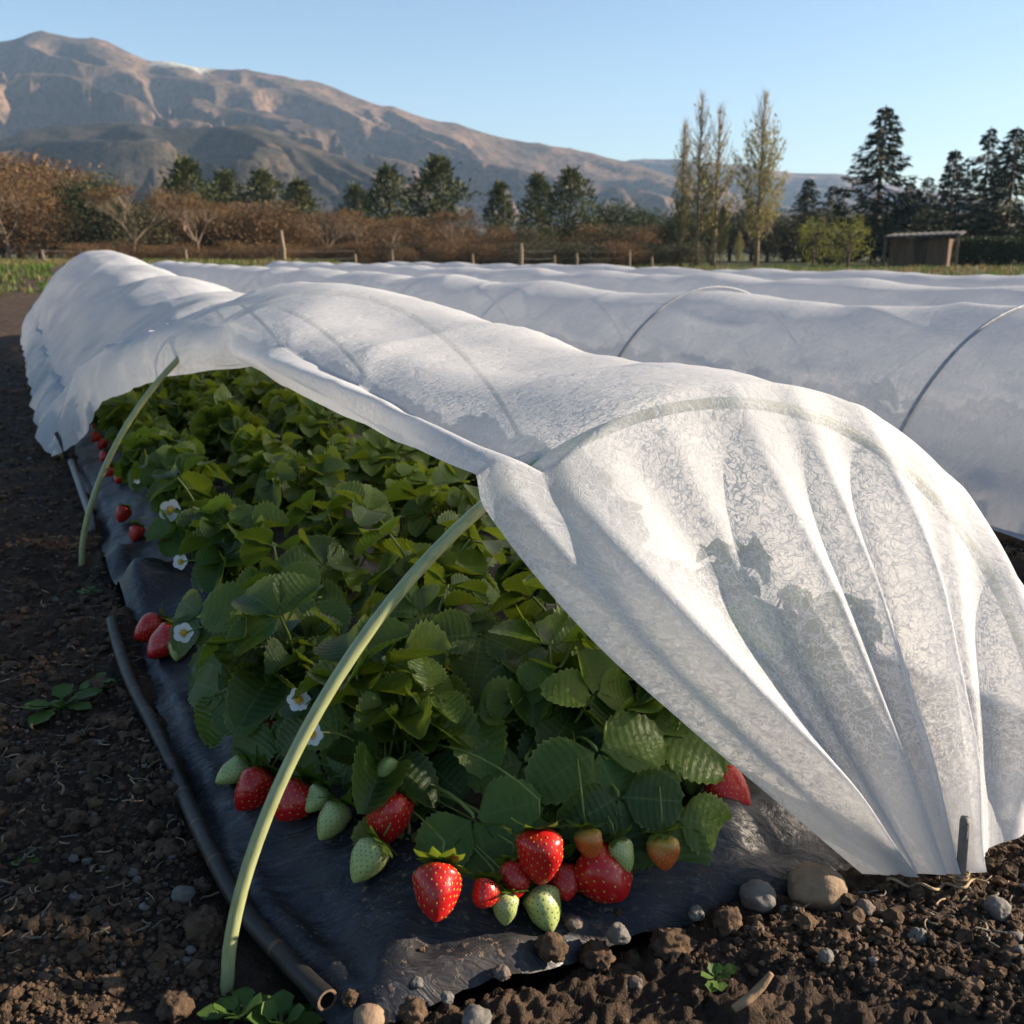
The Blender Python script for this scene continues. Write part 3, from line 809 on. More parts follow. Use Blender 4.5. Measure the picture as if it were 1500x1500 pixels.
def nearest(p):
    s, a = row_of(p)
    return min(PLANTS, key=lambda r: (r['s']-s)**2 + (r['a']-a)**2)
def arc_pts(p0, p1, lift, n=9, side=None):
    out = []
    for k in range(n):
        t = k/(n-1); p = p0.lerp(p1, t) + Vector((0, 0, lift*4*t*(1-t)))
        out.append(p)
    return out
def put_berry(px, py, wpx, kind, tipdir, zoff=0.0, lab=None, var=None, up=None, owner=None):
    """tipdir: direction the tip points, in picture terms (right, towards viewer, up)"""
    zr = .020
    for _ in range(6):
        p = ground(px, py, zr); s, a = row_of(p)
        base = film_top(s, a) if in_bed(s, a, -.03) else .004
        d = (p - cam.location); depth = d.dot(Vector((0, CP, -SP)))
        size = 1.07*wpx/FP*depth/.040
        zr = base + .5*.040*size*.92 + zoff
    tip = Vector((tipdir[0], -tipdir[1], tipdir[2])).normalized()
    q = (-tip).to_track_quat('Z', 'Y')
    own = owner or nearest(p)
    me = BER[kind][var if var is not None else R.randrange(len(BER[kind]))]
    Mw = Matrix.Translation(p) @ q.to_matrix().to_4x4() @ Matrix.Rotation(R.uniform(0, 6.28), 4, 'Z') @ Matrix.Scale(size, 4)
    Mr = Matrix.Translation(own.location) @ Matrix.Rotation(own.rotation_euler[2], 4, 'Z') @ Matrix.Scale(own.scale[0], 4)
    b = link('berry', me, own); b.matrix_basis = Mr.inverted() @ Mw
    if lab: b['label'] = lab
    c = link('calyx', CAL[R.randrange(3)], b, (0, 0, .040*.43*1.1), (0, 0, R.uniform(0, 6)), 1.2 if kind == 'red' else 1.25)
    # fruit stalk from the shoulder back to the crown of the plant
    sh = p - tip*.022*size; hang = zoff > .015; cr = own.location + Vector((R.uniform(-.02, .02), R.uniform(-.01, .03), .05 if hang else .012))
    pts = [sh, sh - tip*.012*size + Vector((0, 0, .004))]
    pts = [sh - tip*.004*size] + arc_pts(sh - tip*.016*size + Vector((0, 0, .006 if hang else .001)), cr, .018 if hang else .004, 8)
    m = MB(); inv = (Mw).inverted()
    m.tube([inv @ x for x in pts], .0009/size, 6)
    link('fruit_stalk', m.mesh('fruit_stalk', M['stalk']), b)
    return b
RI, PA, HA = 'ripe red berry', 'pale green unripe berry', 'yellow green berry starting to turn'
put_berry(640, 1303, 70, 'red', (-.1, .75, -.55), 0, RI, 0)
put_berry(570, 1193, 66, 'red', (-.15, .5, -.8), .006, RI, 1)
put_berry(790, 1250, 66, 'red', (0, .35, -1), .024, RI, 1)
put_berry(885, 1280, 82, 'red', (.55, .7, -.35), .002, RI, 2)
put_berry(825, 1290, 46, 'red', (.1, .7, -.6), 0, None, 0)
put_berry(757, 1285, 46, 'red', (.1, .7, -.6), 0.004, None, 0)
put_berry(710, 1310, 40, 'red', (-.3, .8, -.3), 0, None, 2)
put_berry(540, 1258, 54, 'pale', (-.55, .5, -.7), .0, PA, 1)
put_berry(740, 1328, 42, 'pale', (-.1, .4, -1), .003, PA, 0)
put_berry(797, 1328, 58, 'pale', (.35, .6, -.7), .0, PA, 0)
put_berry(862, 1234, 42, 'half', (.2, .4, -1), .035, HA, 0)
put_berry(972, 1246, 46, 'half', (.05, .5, -1), .024, HA, 0)
put_berry(910, 1250, 40, 'pale', (.3, .5, -.8), .012, None, 1)
put_berry(1066, 1156, 56, 'red', (.65, .5, -.4), 0, RI, 1)
put_berry(985, 1130, 42, 'red', (.2, .5, -.6), 0, None, 0)
put_berry(1013, 1146, 36, 'pale', (.2, .5, -.7), 0, None, 0)
put_berry(374, 1156, 58, 'red', (-.5, .55, -.6), 0, RI, 0)
put_berry(430, 1172, 62, 'red', (-.45, .6, -.5), 0, RI, 2)
put_berry(465, 1170, 38, 'pale', (-.5, .5, -.5), .006, None, 0)
put_berry(488, 1200, 48, 'pale', (-.5, .6, -.7), 0, PA, 1)
put_berry(343, 1130, 42, 'pale', (-.8, .4, -.3), 0, PA, 1)
put_berry(392, 1078, 46, 'red', (-.4, .6, -.4), .004, RI, 1)
put_berry(368, 1056, 34, 'pale', (-.7, .3, -.2), .01, 'small whitish unripe berry', 1)
put_berry(568, 1124, 34, 'pale', (.1, .3, .6), .05, 'small green bud of a berry', 0)
put_berry(220, 920, 40, 'red', (-.7, .5, -.3), 0, RI, 0)
put_berry(243, 940, 48, 'red', (-.6, .6, -.4), 0, RI, 1)
put_berry(262, 952, 30, 'pale', (.1, .6, -.4), 0, None, 0)
put_berry(180, 752, 21, 'red', (-.3, .5, -.8), .01, RI, 1)
put_berry(200, 781, 22, 'red', (-.1, .5, -.9), 0, RI, 0)
put_berry(244, 779, 26, 'red', (-.3, .6, -.7), 0, RI, 1)
put_berry(266, 785, 22, 'pale', (0, .6, -.7), 0, None, 0)
for (x, y, w_) in ((142, 620, 14), (150, 650, 14), (160, 690, 15), (185, 680, 16), (175, 700, 15), (140, 640, 13), (152, 668, 13), (137, 608, 12)):
    put_berry(x, y, w_, 'red', (-.3, .6, -.7), R.uniform(.0, .03), None)
def put_flower(px, py, wpx, s, facing, pv=0, lab='white flower with a yellow centre'):
    r = ray(px, py); t = s/(r.x*DX + r.y*DY); p = Vector((r.x*t*H, r.y*t*H, H*(1+r.z*t)))
    depth = (p-cam.location).dot(Vector((0, CP, -SP))); size = wpx/FP*depth/.031
    q = Vector((facing[0], -facing[1], facing[2])).normalized().to_track_quat('Z', 'Y')
    own = nearest(p)
    Mw = Matrix.Translation(p) @ q.to_matrix().to_4x4() @ Matrix.Scale(size, 4)
    Mr = Matrix.Translation(own.location) @ Matrix.Rotation(own.rotation_euler[2], 4, 'Z') @ Matrix.Scale(own.scale[0], 4)
    b = link('flower', PET[pv], own); b.matrix_basis = Mr.inverted() @ Mw; b['label'] = lab
    link('flower_centre', CEN, b)
    m = MB(); inv = Mw.inverted()
    m.tube([inv @ x for x in arc_pts(p - Vector((0, 0, .001)), own.location + Vector((0, 0, .02)), .02, 8)], .0011/size, 6)
    link('flower_stalk', m.mesh('flower_stalk', M['stalk']), b)
put_flower(250, 748, 34, 3.15, (-.15, 1, .6))
put_flower(265, 823, 24, 2.78, (-.2, 1, .5))
put_flower(201, 700, 18, 3.75, (-.3, 1, .3))
put_flower(269, 927, 30, 2.36, (.1, 1, .5))
put_flower(438, 1025, 36, 1.55, (0, 1, .5), 1)
put_flower(458, 1075, 36, 1.48, (-.3, 1, .3), 1)

# leaves that show large in front: each laid out on its own stalk
def front_leaf(px, py, s, nrm, L, spin=None, cup=.12, seed=0):
    r = ray(px, py); t = s/(r.x*DX + r.y*DY) if s > 1 else (1-s)/-r.z; p = Vector((r.x*t*H, r.y*t*H, H*(1+r.z*t)))
    own = nearest(p); rn = random.Random(seed)
    nv = Vector((nrm[0], -nrm[1], nrm[2])).normalized()
    base = own.location + Vector((0, 0, .01))
    mid = base.lerp(p, .5) + Vector((0, 0, .035))
    pts = []
    for k in range(8):
        q = k/7; pts.append(base*(1-q)**2 + mid*2*q*(1-q) + p*q*q)
    if spin is not None:
        d = Vector((spin[0], -spin[1], spin[2])).normalized(); pts.append(p + d*.004)
    m = MB()
    inv = (Matrix.Translation(own.location) @ Matrix.Rotation(own.rotation_euler[2], 4, 'Z') @ Matrix.Scale(own.scale[0], 4)).inverted()
    leaf_into(m, pts, nv, L, rn, 18, 5, .0017, 6, cup)
    m.v = [inv @ v for v in m.v]
    link('leaf', m.mesh('leaf', [M['leaf'], M['stalk']]), own)
front_leaf(692, 1192, .15, (-.22, .85, .75), .064, (.35, .5, -.75), .05, 1)
front_leaf(872, 1095, .22, (.05, .75, 1), .070, (.3, .6, -.35), .10, 2)
front_leaf(905, 1160, .17, (.3, .9, .5), .060, (.1, .3, -.9), .15, 3)
front_leaf(985, 1190, .13, (.1, 1, .55), .064, (.15, .4, -.9), .03, 4)
front_leaf(955, 1080, .21, (.1, .6, 1), .060, (.9, .4, -.1), .12, 5)
front_leaf(690, 1045, 1.50, (-.1, .5, 1), .062, (.1, .9, .3), .45, 6)
front_leaf(705, 930, 1.72, (.05, .7, .8), .064, (0, .7, .4), .45, 7)
front_leaf(565, 960, 1.75, (-.1, .6, 1), .062, (0, .7, -.1), .35, 8)
front_leaf(380, 890, 2.28, (-.15, .8, .8), .082, (-.3, .6, -.4), .1, 9)
front_leaf(355, 970, 2.12, (-.3, .9, .6), .078, (-.2, .5, -.7), .1, 10)
front_leaf(470, 875, 2.05, (.0, .6, 1), .064, (-.6, .6, .1), .2, 11)
front_leaf(520, 1045, 1.66, (-.2, .85, .7), .064, (-.1, .6, -.6), .12, 12)
front_leaf(620, 1010, 1.60, (-.3, .6, .9), .058, (-.3, .6, -.1), .35, 13)
front_leaf(800, 960, 1.58, (.2, .5, 1), .060, (.7, .5, .1), .3, 14)
front_leaf(620, 1105, .17, (-.2, .8, .7), .062, (-.3, .6, -.5), .12, 15)
front_leaf(770, 1110, .18, (0, .8, .8), .062, (.0, .6, -.5), .2, 16)
front_leaf(835, 1150, .15, (.1, .9, .6), .058, (.1, .5, -.8), .12, 17)
front_leaf(548, 1095, .17, (-.2, .9, .5), .050, (-.3, .5, -.7), .12, 18)
front_leaf(455, 1030, .17, (-.4, .8, .6), .055, (-.5, .5, -.5), .1, 19)
front_leaf(600, 1215, .10, (-.2, .9, .5), .052, (-.2, .6, -.6), .1, 21)
front_leaf(480, 1128, .10, (-.3, .9, .5), .046, (-.4, .6, -.6), .1, 22)
front_leaf(745, 1225, .11, (.05, .9, .5), .050, (.1, .6, -.6), .12, 23)
front_leaf(850, 1205, .11, (.1, .9, .5), .050, (.2, .6, -.6), .12, 24)
front_leaf(400, 1050, .14, (-.3, .8, .6), .056, (-.5, .6, -.5), .1, 25)
front_leaf(330, 1010, .16, (-.4, .8, .6), .058, (-.5, .5, -.6), .1, 26)
front_leaf(300, 900, .16, (-.4, .8, .6), .058, (-.7, .5, -.4), .1, 27)
front_leaf(930, 1040, 1.48, (.1, .5, 1), .062, (.6, .5, .2), .25, 20)

# ------------------------------------------------------------------ pipe, rods, stake
def build_pipe():
    px = [(163, 908), (172, 940), (190, 992), (240, 1092), (300, 1228), (352, 1322), (420, 1400), (478, 1458)]
    ctrl = [ground(x, y, .016) for x, y in px]
    tab = [[(i, c[k]) for i, c in enumerate(ctrl)] for k in range(3)]
    pts = [Vector([cat(tab[k], q*.1) for k in range(3)]) for q in range(0, 71)]
    for i, p in enumerate(pts): p.z = .013 + .005*noise.noise(p*6)
    m = MB(); m.tube(pts, .0080, 20, 0, False)
    a, b = pts[-1], pts[-2]; d = (a-b).normalized()
    # the cut end: wall thickness and the bore
    n = 20; x = d.cross(Vector((0, 0, 1))).normalized(); y = d.cross(x)
    ring = lambda r, off: [a + d*off + (x*math.cos(2*math.pi*k/n) + y*math.sin(2*math.pi*k/n))*r for k in range(n)]
    up = ring(.0083, .0012) + ring(.0083, -.008)
    m.add(up, [(k, (k+1) % n, n+(k+1) % n, n+k) for k in range(n)])
    r2 = ring(.0083, .0012) + ring(.0062, .0012) + ring(.0060, -.06)
    m.add(r2, [(k, (k+1) % n, n+(k+1) % n, n+k) for k in range(n)], 1)
    m.add(r2, [(n+k, n+(k+1) % n, 2*n+(k+1) % n, 2*n+k) for k in range(n)], 0)
    o = link('irrigation_pipe', m.mesh('irrigation_pipe', [M['drip'], M['pipe_lip']]))
    tag(o, 'black irrigation pipe with open cut end lying along the film edge', 'pipe')
M['pipe_lip'] = mat_plain('pipe_lip', (.17, .11, .07), .6, .4, 200)
build_pipe()
def rod(name, pts, r, mat, label, cat_, n=10):
    m = MB(); m.tube(pts, r, n); o = link(name, m.mesh(name, mat)); tag(o, label, cat_); return o
rod('ground_rod', [ground(104, 676, .012), ground(118, 715, .02), ground(131, 752, .016), ground(134, 775, .01)], .008, M['rod'], 'bent grey rod running from the gathered cover to the far hoop foot', 'rod')
for k, (x0, y0, x1, y1) in enumerate(((82, 634, 98, 672), (107, 648, 103, 678))):
    p0 = W(5.45, *on_s(x0, y0, 5.45)); p1 = W(5.40, *on_s(x1, y1, 5.40)); p1.z = max(p1.z, .0)
    rod('peg', [p0, p0.lerp(p1, .5)+Vector((.003, 0, 0)), p1], .0055, M['clip'], ('thin dark peg on the outer side of the gathered cover foot' if k == 0 else 'thin dark peg nearest the far bare hoop at the gathered cover foot'), 'peg')
for k in range(10):
    s = 5.86+.62*k; p = W(s, .085, .12)
    rod('peg', [p, p + Vector((.01, -.02, -.04)), W(s-.02, .10, -.03)], .006, M['clip'], 'small dark peg in the row holding down the far left foot of the cover', 'peg')['group'] = 'pegs along the cover foot'
sb = ground(1405, 1312, .0); st = sb + Vector((-.003, .0, .077))
m = MB(); m.tube([sb - Vector((0, 0, .06)), sb, st - Vector((0, 0, .004)), st], [.0042, .0042, .0042, .0036], 14)
o = link('stake', m.mesh('stake', M['metal'])); tag(o, 'short steel stake driven into the soil where the cover is gathered', 'stake')
m = MB(); tw = []
for k in range(60):
    t = k/59; x = 1296 + (1440-1296)*t; p = ground(x, 1283 + 10*math.sin(t*3.1) , .018 + .005*math.sin(t*19)); tw.append(p + Vector((0, -.006+.004*math.sin(t*23), 0)))
m.tube(tw, .0013, 5)
lp = []
for k in range(40): a = k*.5; lp.append(sb + Vector((math.cos(a)*.0056, math.sin(a)*.0056, .012 + k*.0003)))
m.tube(lp, .0011, 5)
o = link('twine', m.mesh('twine', M['twine'])); tag(o, 'thin brown twine tying the gathered cover to the stake', 'twine')

# ------------------------------------------------------------------ stones, clods, twig, debris
def lump(rx, ry, rz, seed, rough=.18, sub=4, ang=.0, fr=1.6):
    v, f = ICO[sub]; out = []
    for p in v:
        k = 1 + rough*fbm(p*fr + Vector((seed*3.1, seed, 0)), 4)
        q = p*k
        if ang: q = Vector((round(q.x/ang)*ang*.4+q.x*.6, round(q.y/ang)*ang*.4+q.y*.6, round(q.z/ang)*ang*.4+q.z*.6))
        out.append(Vector((q.x*rx, q.y*ry, q.z*rz)))
    return out, f
M['stone_tan'] = mat_stone('tan_stone', (.17, .115, .07), (.30, .21, .13)); M['stone_grey'] = mat_stone('grey_stone', (.085, .08, .072), (.19, .175, .155))
M['stone_dull'] = mat_stone('dull_stone', (.07, .055, .045), (.19, .15, .12))
def stone(px, py, wpx, mat, label, hr=.72, seed=1, rough=.18, name='stone', cat_='stone', fr=1.2, ang=0):
    p = ground(px, py, 0); depth = (p-cam.location).dot(Vector((0, CP, -SP))); r = wpx/FP*depth/2
    s_, a_ = row_of(p); gz = max(soil_h(p.x, p.y), film_top(s_, a_) if in_bed(s_, a_, -.02) else -1, -.012)
    p.z = gz + r*hr*.55
    # the pixel names the middle of the stone, which sits above the ground
    q = ground(px, py, p.z); p.x, p.y = q.x, q.y
    v, f = lump(r, r*.9, r*hr, seed, rough, 4, ang, fr)
    o = link(name, meshof(name, v, f, mat), None, p, (0, 0, seed)); tag(o, label, cat_); return o
stone(1196, 1299, 80, M['stone_tan'], 'rounded tan stone beside the gathered cover, largest of the stones', .78, 3, .14)
stone(1110, 1312, 54, M['stone_grey'], 'grey stone to the side of the tan one, at the film corner', .8, 5, .22)
stone(1066, 1348, 42, M['clod'], 'round brown clod just below the grey stone', .85, 7, .3, 'clod', 'clod', 2.2)
stone(808, 1388, 44, M['clod'], 'brown clod under the pale berries at the film edge', .9, 9, .3, 'clod', 'clod', 2.2)
stone(540, 1492, 50, M['stone_tan'], 'smooth pinkish stone cut by the lower frame edge below the film corner', .7, 11, .12)
stone(605, 1482, 40, M['clod'], 'lit brown clod beside the pinkish stone', .9, 13, .3, 'clod', 'clod', 2.2)
stone(697, 1492, 46, M['stone_grey'], 'flat grey stone at the lower frame edge under the film', .6, 15, .25)
stone(512, 1462, 24, M['clod'], 'small lit clod touching the open pipe end', 1, 17, .3, 'clod', 'clod', 2.2)
stone(268, 1312, 34, M['stone_grey'], 'pale grey pebble pair stone beside the black pipe in the shade', .8, 19, .2)
stone(300, 1360, 62, M['clod'], 'large dark clod between the pipe and the foot of the near hoop', .8, 21, .32, 'clod', 'clod', 2.4)
stone(258, 1475, 52, M['clod'], 'dark crumbly clod at the lower left, below the hoop foot', .8, 23, .32, 'clod', 'clod', 2.4)
stone(985, 1385, 62, M['clod'], 'crumbly lit clod in front of the film, below the red berries', .7, 25, .35, 'clod', 'clod', 2.6)
stone(875, 1400, 50, M['clod'], 'crumbly clod at the film front between two others', .7, 27, .35, 'clod', 'clod', 2.6)
stone(1110, 1362, 22, M['stone_grey'], 'tiny grey pebble below the grey stone', .8, 29, .2)
stone(610, 1440, 20, M['stone_grey'], 'tiny pale pebble on the folded film edge', .8, 31, .2)
for k_, (x_, y_, w_, lab_) in enumerate(((840, 1352, 26, 'small grey stone on the film edge right of the pale berries'), (905, 1368, 34, 'brownish grey stone on the film edge below the lit red berry'),
        (1020, 1338, 24, 'small grey stone left of the round brown clod'), (735, 1425, 26, 'small grey stone below the lit film edge'), (655, 1462, 22, 'little grey stone left of the flat one at the lower edge'),
        (1150, 1335, 20, 'little stone between the grey and the tan stones'), (1265, 1330, 30, 'dull stone right of the tan stone in front of the gathered cover'), (1460, 1330, 40, 'dull grey stone right of the steel stake'),
        (1345, 1372, 30, 'half buried stone below the stake'), (930, 1440, 26, 'half buried stone left of the tiny weed'), (1210, 1400, 24, 'half buried little stone below the tan stone'))):
    stone(x_, y_, w_, M['stone_grey'] if k_ % 3 else M['stone_dull'], lab_, .8, 41+k_*2, .22, 'stone', 'stone', 1.6)
tw = [ground(1075, 1478, .012), ground(1098, 1462, .016), ground(1116, 1444, .022), ground(1130, 1426, .032)]
m = MB(); m.tube(tw, [.003, .0036, .0034, .0022], 8); m.tube([tw[1], tw[1]+Vector((.012, .006, .006))], [.002, .001], 6)
o = link('twig', m.mesh('twig', mat_wood('dry_twig', (.30, .20, .12)))); tag(o, 'short dry forked twig lying on the lit soil', 'twig')

def scatter():
    rn = random.Random(5); cl = MB(); db = MB(); db2 = MB(); pb = MB()
    def spot(lo=.75, hi=7.0):
        while True:
            r = lo*(hi/lo)**(rn.random()**1.15); t = rn.uniform(-.72, .72); p = Vector((r*math.sin(t), r*math.cos(t), 0))
            s, a = row_of(p)
            if s > 1.06 and .18 < a < 1.9: continue
            if a > 3.1: continue
            return p, r, a
    base = [lump(1, .9, .72, k*7.7, .75, 2, 0, 3.2) for k in range(10)]
    for k in range(7000):
        p, r, a = spot(); sz = .0016*(1+2.6*rn.random()**6)*(1+r*.25)*1.3
        v, f = base[rn.randrange(10)]; ro = Matrix.Rotation(rn.uniform(0, 6.28), 3, 'Z') @ Matrix.Rotation(rn.uniform(-.6, .6), 3, 'X')
        p.z = soil_h(p.x, p.y) + sz*.35
        cl.add([p + ro @ (q*sz) for q in v], f)
    tiny = [lump(1, .85, .75, k*5.1, .6, 1, 0, 2.2) for k in range(10)]
    for k in range(22000):
        p, r, a = spot(.72, 5.0); sz = .0011*(1+1.8*rn.random()**3)*(1+r*.25)*1.2
        v, f = tiny[rn.randrange(10)]; p.z = soil_h(p.x, p.y) + sz*.4; ro = Matrix.Rotation(rn.uniform(0, 6.28), 3, 'Z')
        cl.add([p + ro @ (q*sz) for q in v], f)
    for k in range(550):
        p, r, a = spot(); sz = .0016*(1+2.2*rn.random()**4)*(1+r*.25)
        v, f = base[rn.randrange(8)]; p.z = soil_h(p.x, p.y) + sz*.5
        pb.add([p + q*sz for q in v], f)
    for k in range(2000):
        p, r, a = spot(.8, 6.0); L = rn.uniform(.006, .024)*(1+r*.15); az = rn.uniform(0, 6.28); n = 5; cv = rn.uniform(-1.6, 1.6)
        pts = []; q = p.copy(); q.z = soil_h(p.x, p.y) + .003
        for i in range(n):
            pts.append(q.copy()); az += cv/n*1.6; q = q + Vector((math.cos(az), math.sin(az), rn.uniform(-.25, .45)))*L/n
        (db if rn.random() < .5 else db2).tube(pts, rn.uniform(.0004, .0011)*(1+r*.2), 4)
    for k in range(420):
        p, r, a = spot(.9, 6.0)
        if a > .2: continue
        sz = rn.uniform(.005, .012)*(1+r*.12); v, f = base[rn.randrange(10)]; ro = Matrix.Rotation(rn.uniform(0, 6.28), 3, 'Z'); p.z = soil_h(p.x, p.y) + sz*.2
        cl.add([p + ro @ (q*sz) for q in v], f)
    # loose crumbs and bits on the film near its front edge
    for k in range(420):
        s = 1.16+.35*rn.random()**2.2; a = rn.uniform(.4, 1.75)
        if not in_bed(s, a, .005): continue
        p = W(s, a, 0); p.z = film_top(s, a) + .002; sz = .0010*(1+3*rn.random()**5)
        v, f = base[rn.randrange(8)]; cl.add([p + q*sz for q in v], f)
    tag(link('soil_crumbs', cl.mesh('soil_crumbs', M['clod'], False)), kind='stuff')
    tag(link('pebbles', pb.mesh('pebbles', M['stone_grey'])), kind='stuff')
    tag(link('root_debris', db.mesh('root_debris', mat_plain('dry_roots', (.26, .18, .11), .9, .4, 40))), kind='stuff')
    tag(link('leaf_debris', db2.mesh('leaf_debris', mat_plain('grey_debris', (.13, .12, .095), .9, .4, 40))), kind='stuff')
scatter()

# weeds
M['weed'] = mat_foliage('weed_leaf', (.05, .10, .02), (.10, .17, .035), .3, 40)
def weed(px, py, n, L, label, seed, up=.5, name='weed'):
    rn = random.Random(seed); p = ground(px, py, 0); p.z = soil_h(p.x, p.y)+.002; m = MB()
    for k in range(n):
        az = k*2.4 + rn.uniform(-.4, .4); ln = L*rn.uniform(.6, 1.1); el = rn.uniform(.1, up*2); vs = []
        d = Vector((math.cos(az)*math.cos(el), math.sin(az)*math.cos(el), math.sin(el))); x = Vector((-math.sin(az), math.cos(az), 0)); nn = x.cross(d)*-1
        for q in range(8):
            t = q/7; hw = ln*(.035 if t < .3 else .22*math.sin(math.pi*((t-.3)/.7*.92+.08))**.7)*(1+.25*(q % 2))
            for j in (-1, 0, 1): vs.append(d*ln*t + x*hw*j + Vector((0, 0, -ln*.35*t*t + .05*ln*abs(j))))
        m.add(vs, [(q*3+j, q*3+j+1, q*3+j+4, q*3+j+3) for q in range(7) for j in (0, 1)])
    o = link(name, m.mesh(name, M['weed']), None, p); tag(o, label, 'weed'); return o
weed(90, 1045, 9, .055, 'small seedling weed alone on the shaded soil at the left', 3)
weed(345, 1478, 18, .040, 'leafy green weed around the foot of the near hoop', 4, .6)
weed(410, 1488, 14, .034, 'low leafy weed by the open pipe end at the lower frame edge', 5, .6)
weed(1048, 1440, 8, .024, 'tiny yellow green weed on the lit soil by the twig', 6, .7)
weed(150, 1010, 12, .030, 'flat mossy weed near the upper end of the black pipe', 7, .3)
weed(25, 1265, 5, .03, 'tiny weed at the left frame edge on the dark soil', 8, .4)
weed(130, 860, 12, .03, 'low weed at the foot of the far bare hoop', 9, .3)

# ------------------------------------------------------------------ grass strips
M['grass'] = mat_foliage('grass_blades', (.045, .085, .012), (.10, .15, .025), .35, .6)
M['drygrass'] = mat_foliage('dry_grass', (.13, .09, .035), (.25, .17, .08), .3, .6)
def grass():
    rn = random.Random(21); m = MB()
    def tuft(p, h, n, mi):
        for k in range(n):
            az = rn.uniform(0, 6.28); q = p + Vector((rn.uniform(-.12, .12), rn.uniform(-.12, .12), 0)); w_ = .008+.012*rn.random()
            x = Vector((math.cos(az), math.sin(az), 0))*w_; ln = Vector((rn.uniform(-.5, .5), rn.uniform(-.5, .5), 1))*h*rn.uniform(.5, 1.1)
            m.add([q-x, q+x, q+ln*.6+x*.6, q+ln], [(0, 1, 2, 3)], mi)
    for k in range(5200):
        px = rn.uniform(-30, 1560); Y = rn.uniform(13, 44) if px > 800 else rn.uniform(19, 44)
        if px < 430 and Y < 24: continue
        p = far(px, Y); s, a = row_of(p)
        if 2.5 < a < 11.6 and s < 34: continue
        p.z = soil_h(p.x, p.y); green = noise.noise(Vector((p.x*.12, p.y*.35, 3))) > -.12
        tuft(p, rn.uniform(.07, .17), 6, 0 if green else 1)
    for k in range(1700):
        x = rn.uniform(-16, -6.2); y = rn.uniform(10, 24)
        if x/y > -.44: continue
        p = Vector((x, y, soil_h(x, y)))
        tuft(p, rn.uniform(.06, .15), 7, 0 if rn.random() < .85 else 1)
    tag(link('grass', m.mesh('grass', [M['grass'], M['drygrass']])), kind='stuff')
grass()

# ------------------------------------------------------------------ trees
M['bark'] = mat_plain('bark', (.10, .075, .055), .9, .4, 4, .02); M['palebark'] = mat_plain('pale_bark', (.20, .15, .105), .9, .3, 4, .02)
M['pine'] = mat_foliage('pine_needles', (.020, .034, .010), (.090, .095, .026), .15, 1.2)
M['fir'] = mat_foliage('fir_needles', (.010, .018, .009), (.034, .046, .017), .12, 1.2)
M['poplar'] = mat_foliage('poplar_leaves', (.14, .125, .05), (.29, .27, .08), .4, .5)
M['brown'] = mat_foliage('brown_twigs', (.08, .045, .018), (.21, .125, .055), .25, .5)
M['olive'] = mat_foliage('olive_scrub', (.035, .038, .016), (.085, .075, .032), .2, .5)
M['yellow'] = mat_foliage('young_leaves', (.12, .13, .02), (.24, .25, .05), .45, .8)
M['dark'] = mat_foliage('dark_leaves', (.018, .030, .009), (.05, .065, .018), .2, .9)
def leafquad(m, p, sz, rn, stretch=1.0, d=None):
    if d is None: d = Vector((rn.gauss(0, 1), rn.gauss(0, 1), rn.gauss(0, 1)))
    d = d.normalized(); x = d.cross(Vector((rn.gauss(0, 1), rn.gauss(0, 1), rn.gauss(0, 1)))).normalized()
    m.add([p - x*sz*.45, p + d*sz*stretch*.5 - x*sz*.2, p + d*sz*stretch, p + d*sz*stretch*.45 + x*sz*.45], [(0, 1, 2, 3)])
def tree(name, variant, label, loc, h, wd=1.0, rz=0, group=None, cat_='tree'):
    tr, cr = variant
    e = empty(name, loc, rz); e.scale = (h*wd, h*wd, h); tag(e, label, cat_, group)
    if tr: link('trunk', tr, e)
    if cr: link('crown', cr, e)
    return e
# every variant is built one unit tall
def v_pine(seed, spread=.30, base=.28, clumps=34, mat='pine', sz=.028, flat=.75):
    rn = random.Random(seed); t = MB(); c = MB()
    bend = [Vector((.03*noise.noise(Vector((k*.6, seed, 0))), .03*noise.noise(Vector((k*.6, seed, 5))), k/8*.93)) for k in range(9)]
    t.tube(bend, [.026*(1-k/9.5) for k in range(9)], 7)
    for k in range(clumps):
        u = (k+.5)/clumps; z = base + (1-base)*u*.97; prof = (math.sin(math.pi*min(1, (u*.9+.12)))**.7)*(1-.55*u)
        r = spread*prof*rn.uniform(.45, 1.05); az = k*2.4+rn.uniform(-.5, .5); i = min(8, int(z*8)); b = bend[i]
        p = Vector((b.x + math.cos(az)*r, b.y + math.sin(az)*r, z)); 
        t.tube([Vector((b.x, b.y, z-.07*r/spread-.02)), p*.5 + Vector((b.x, b.y, z))*.5 + Vector((0, 0, -.01)), p], [.007, .004, .002], 4)
        cs = spread*rn.uniform(.26, .44)*(1-.35*u)
        for q in range(95):
            v = Vector((rn.gauss(0, .5), rn.gauss(0, .5), rn.gauss(0, .5)*flat)); 
            leafquad(c, p + v*cs, sz*rn.uniform(.6, 1.3), rn, 1.8, v + Vector((0, 0, .4)))
    return t.mesh('trunk', M['bark']), c.mesh('crown', M[mat], False)
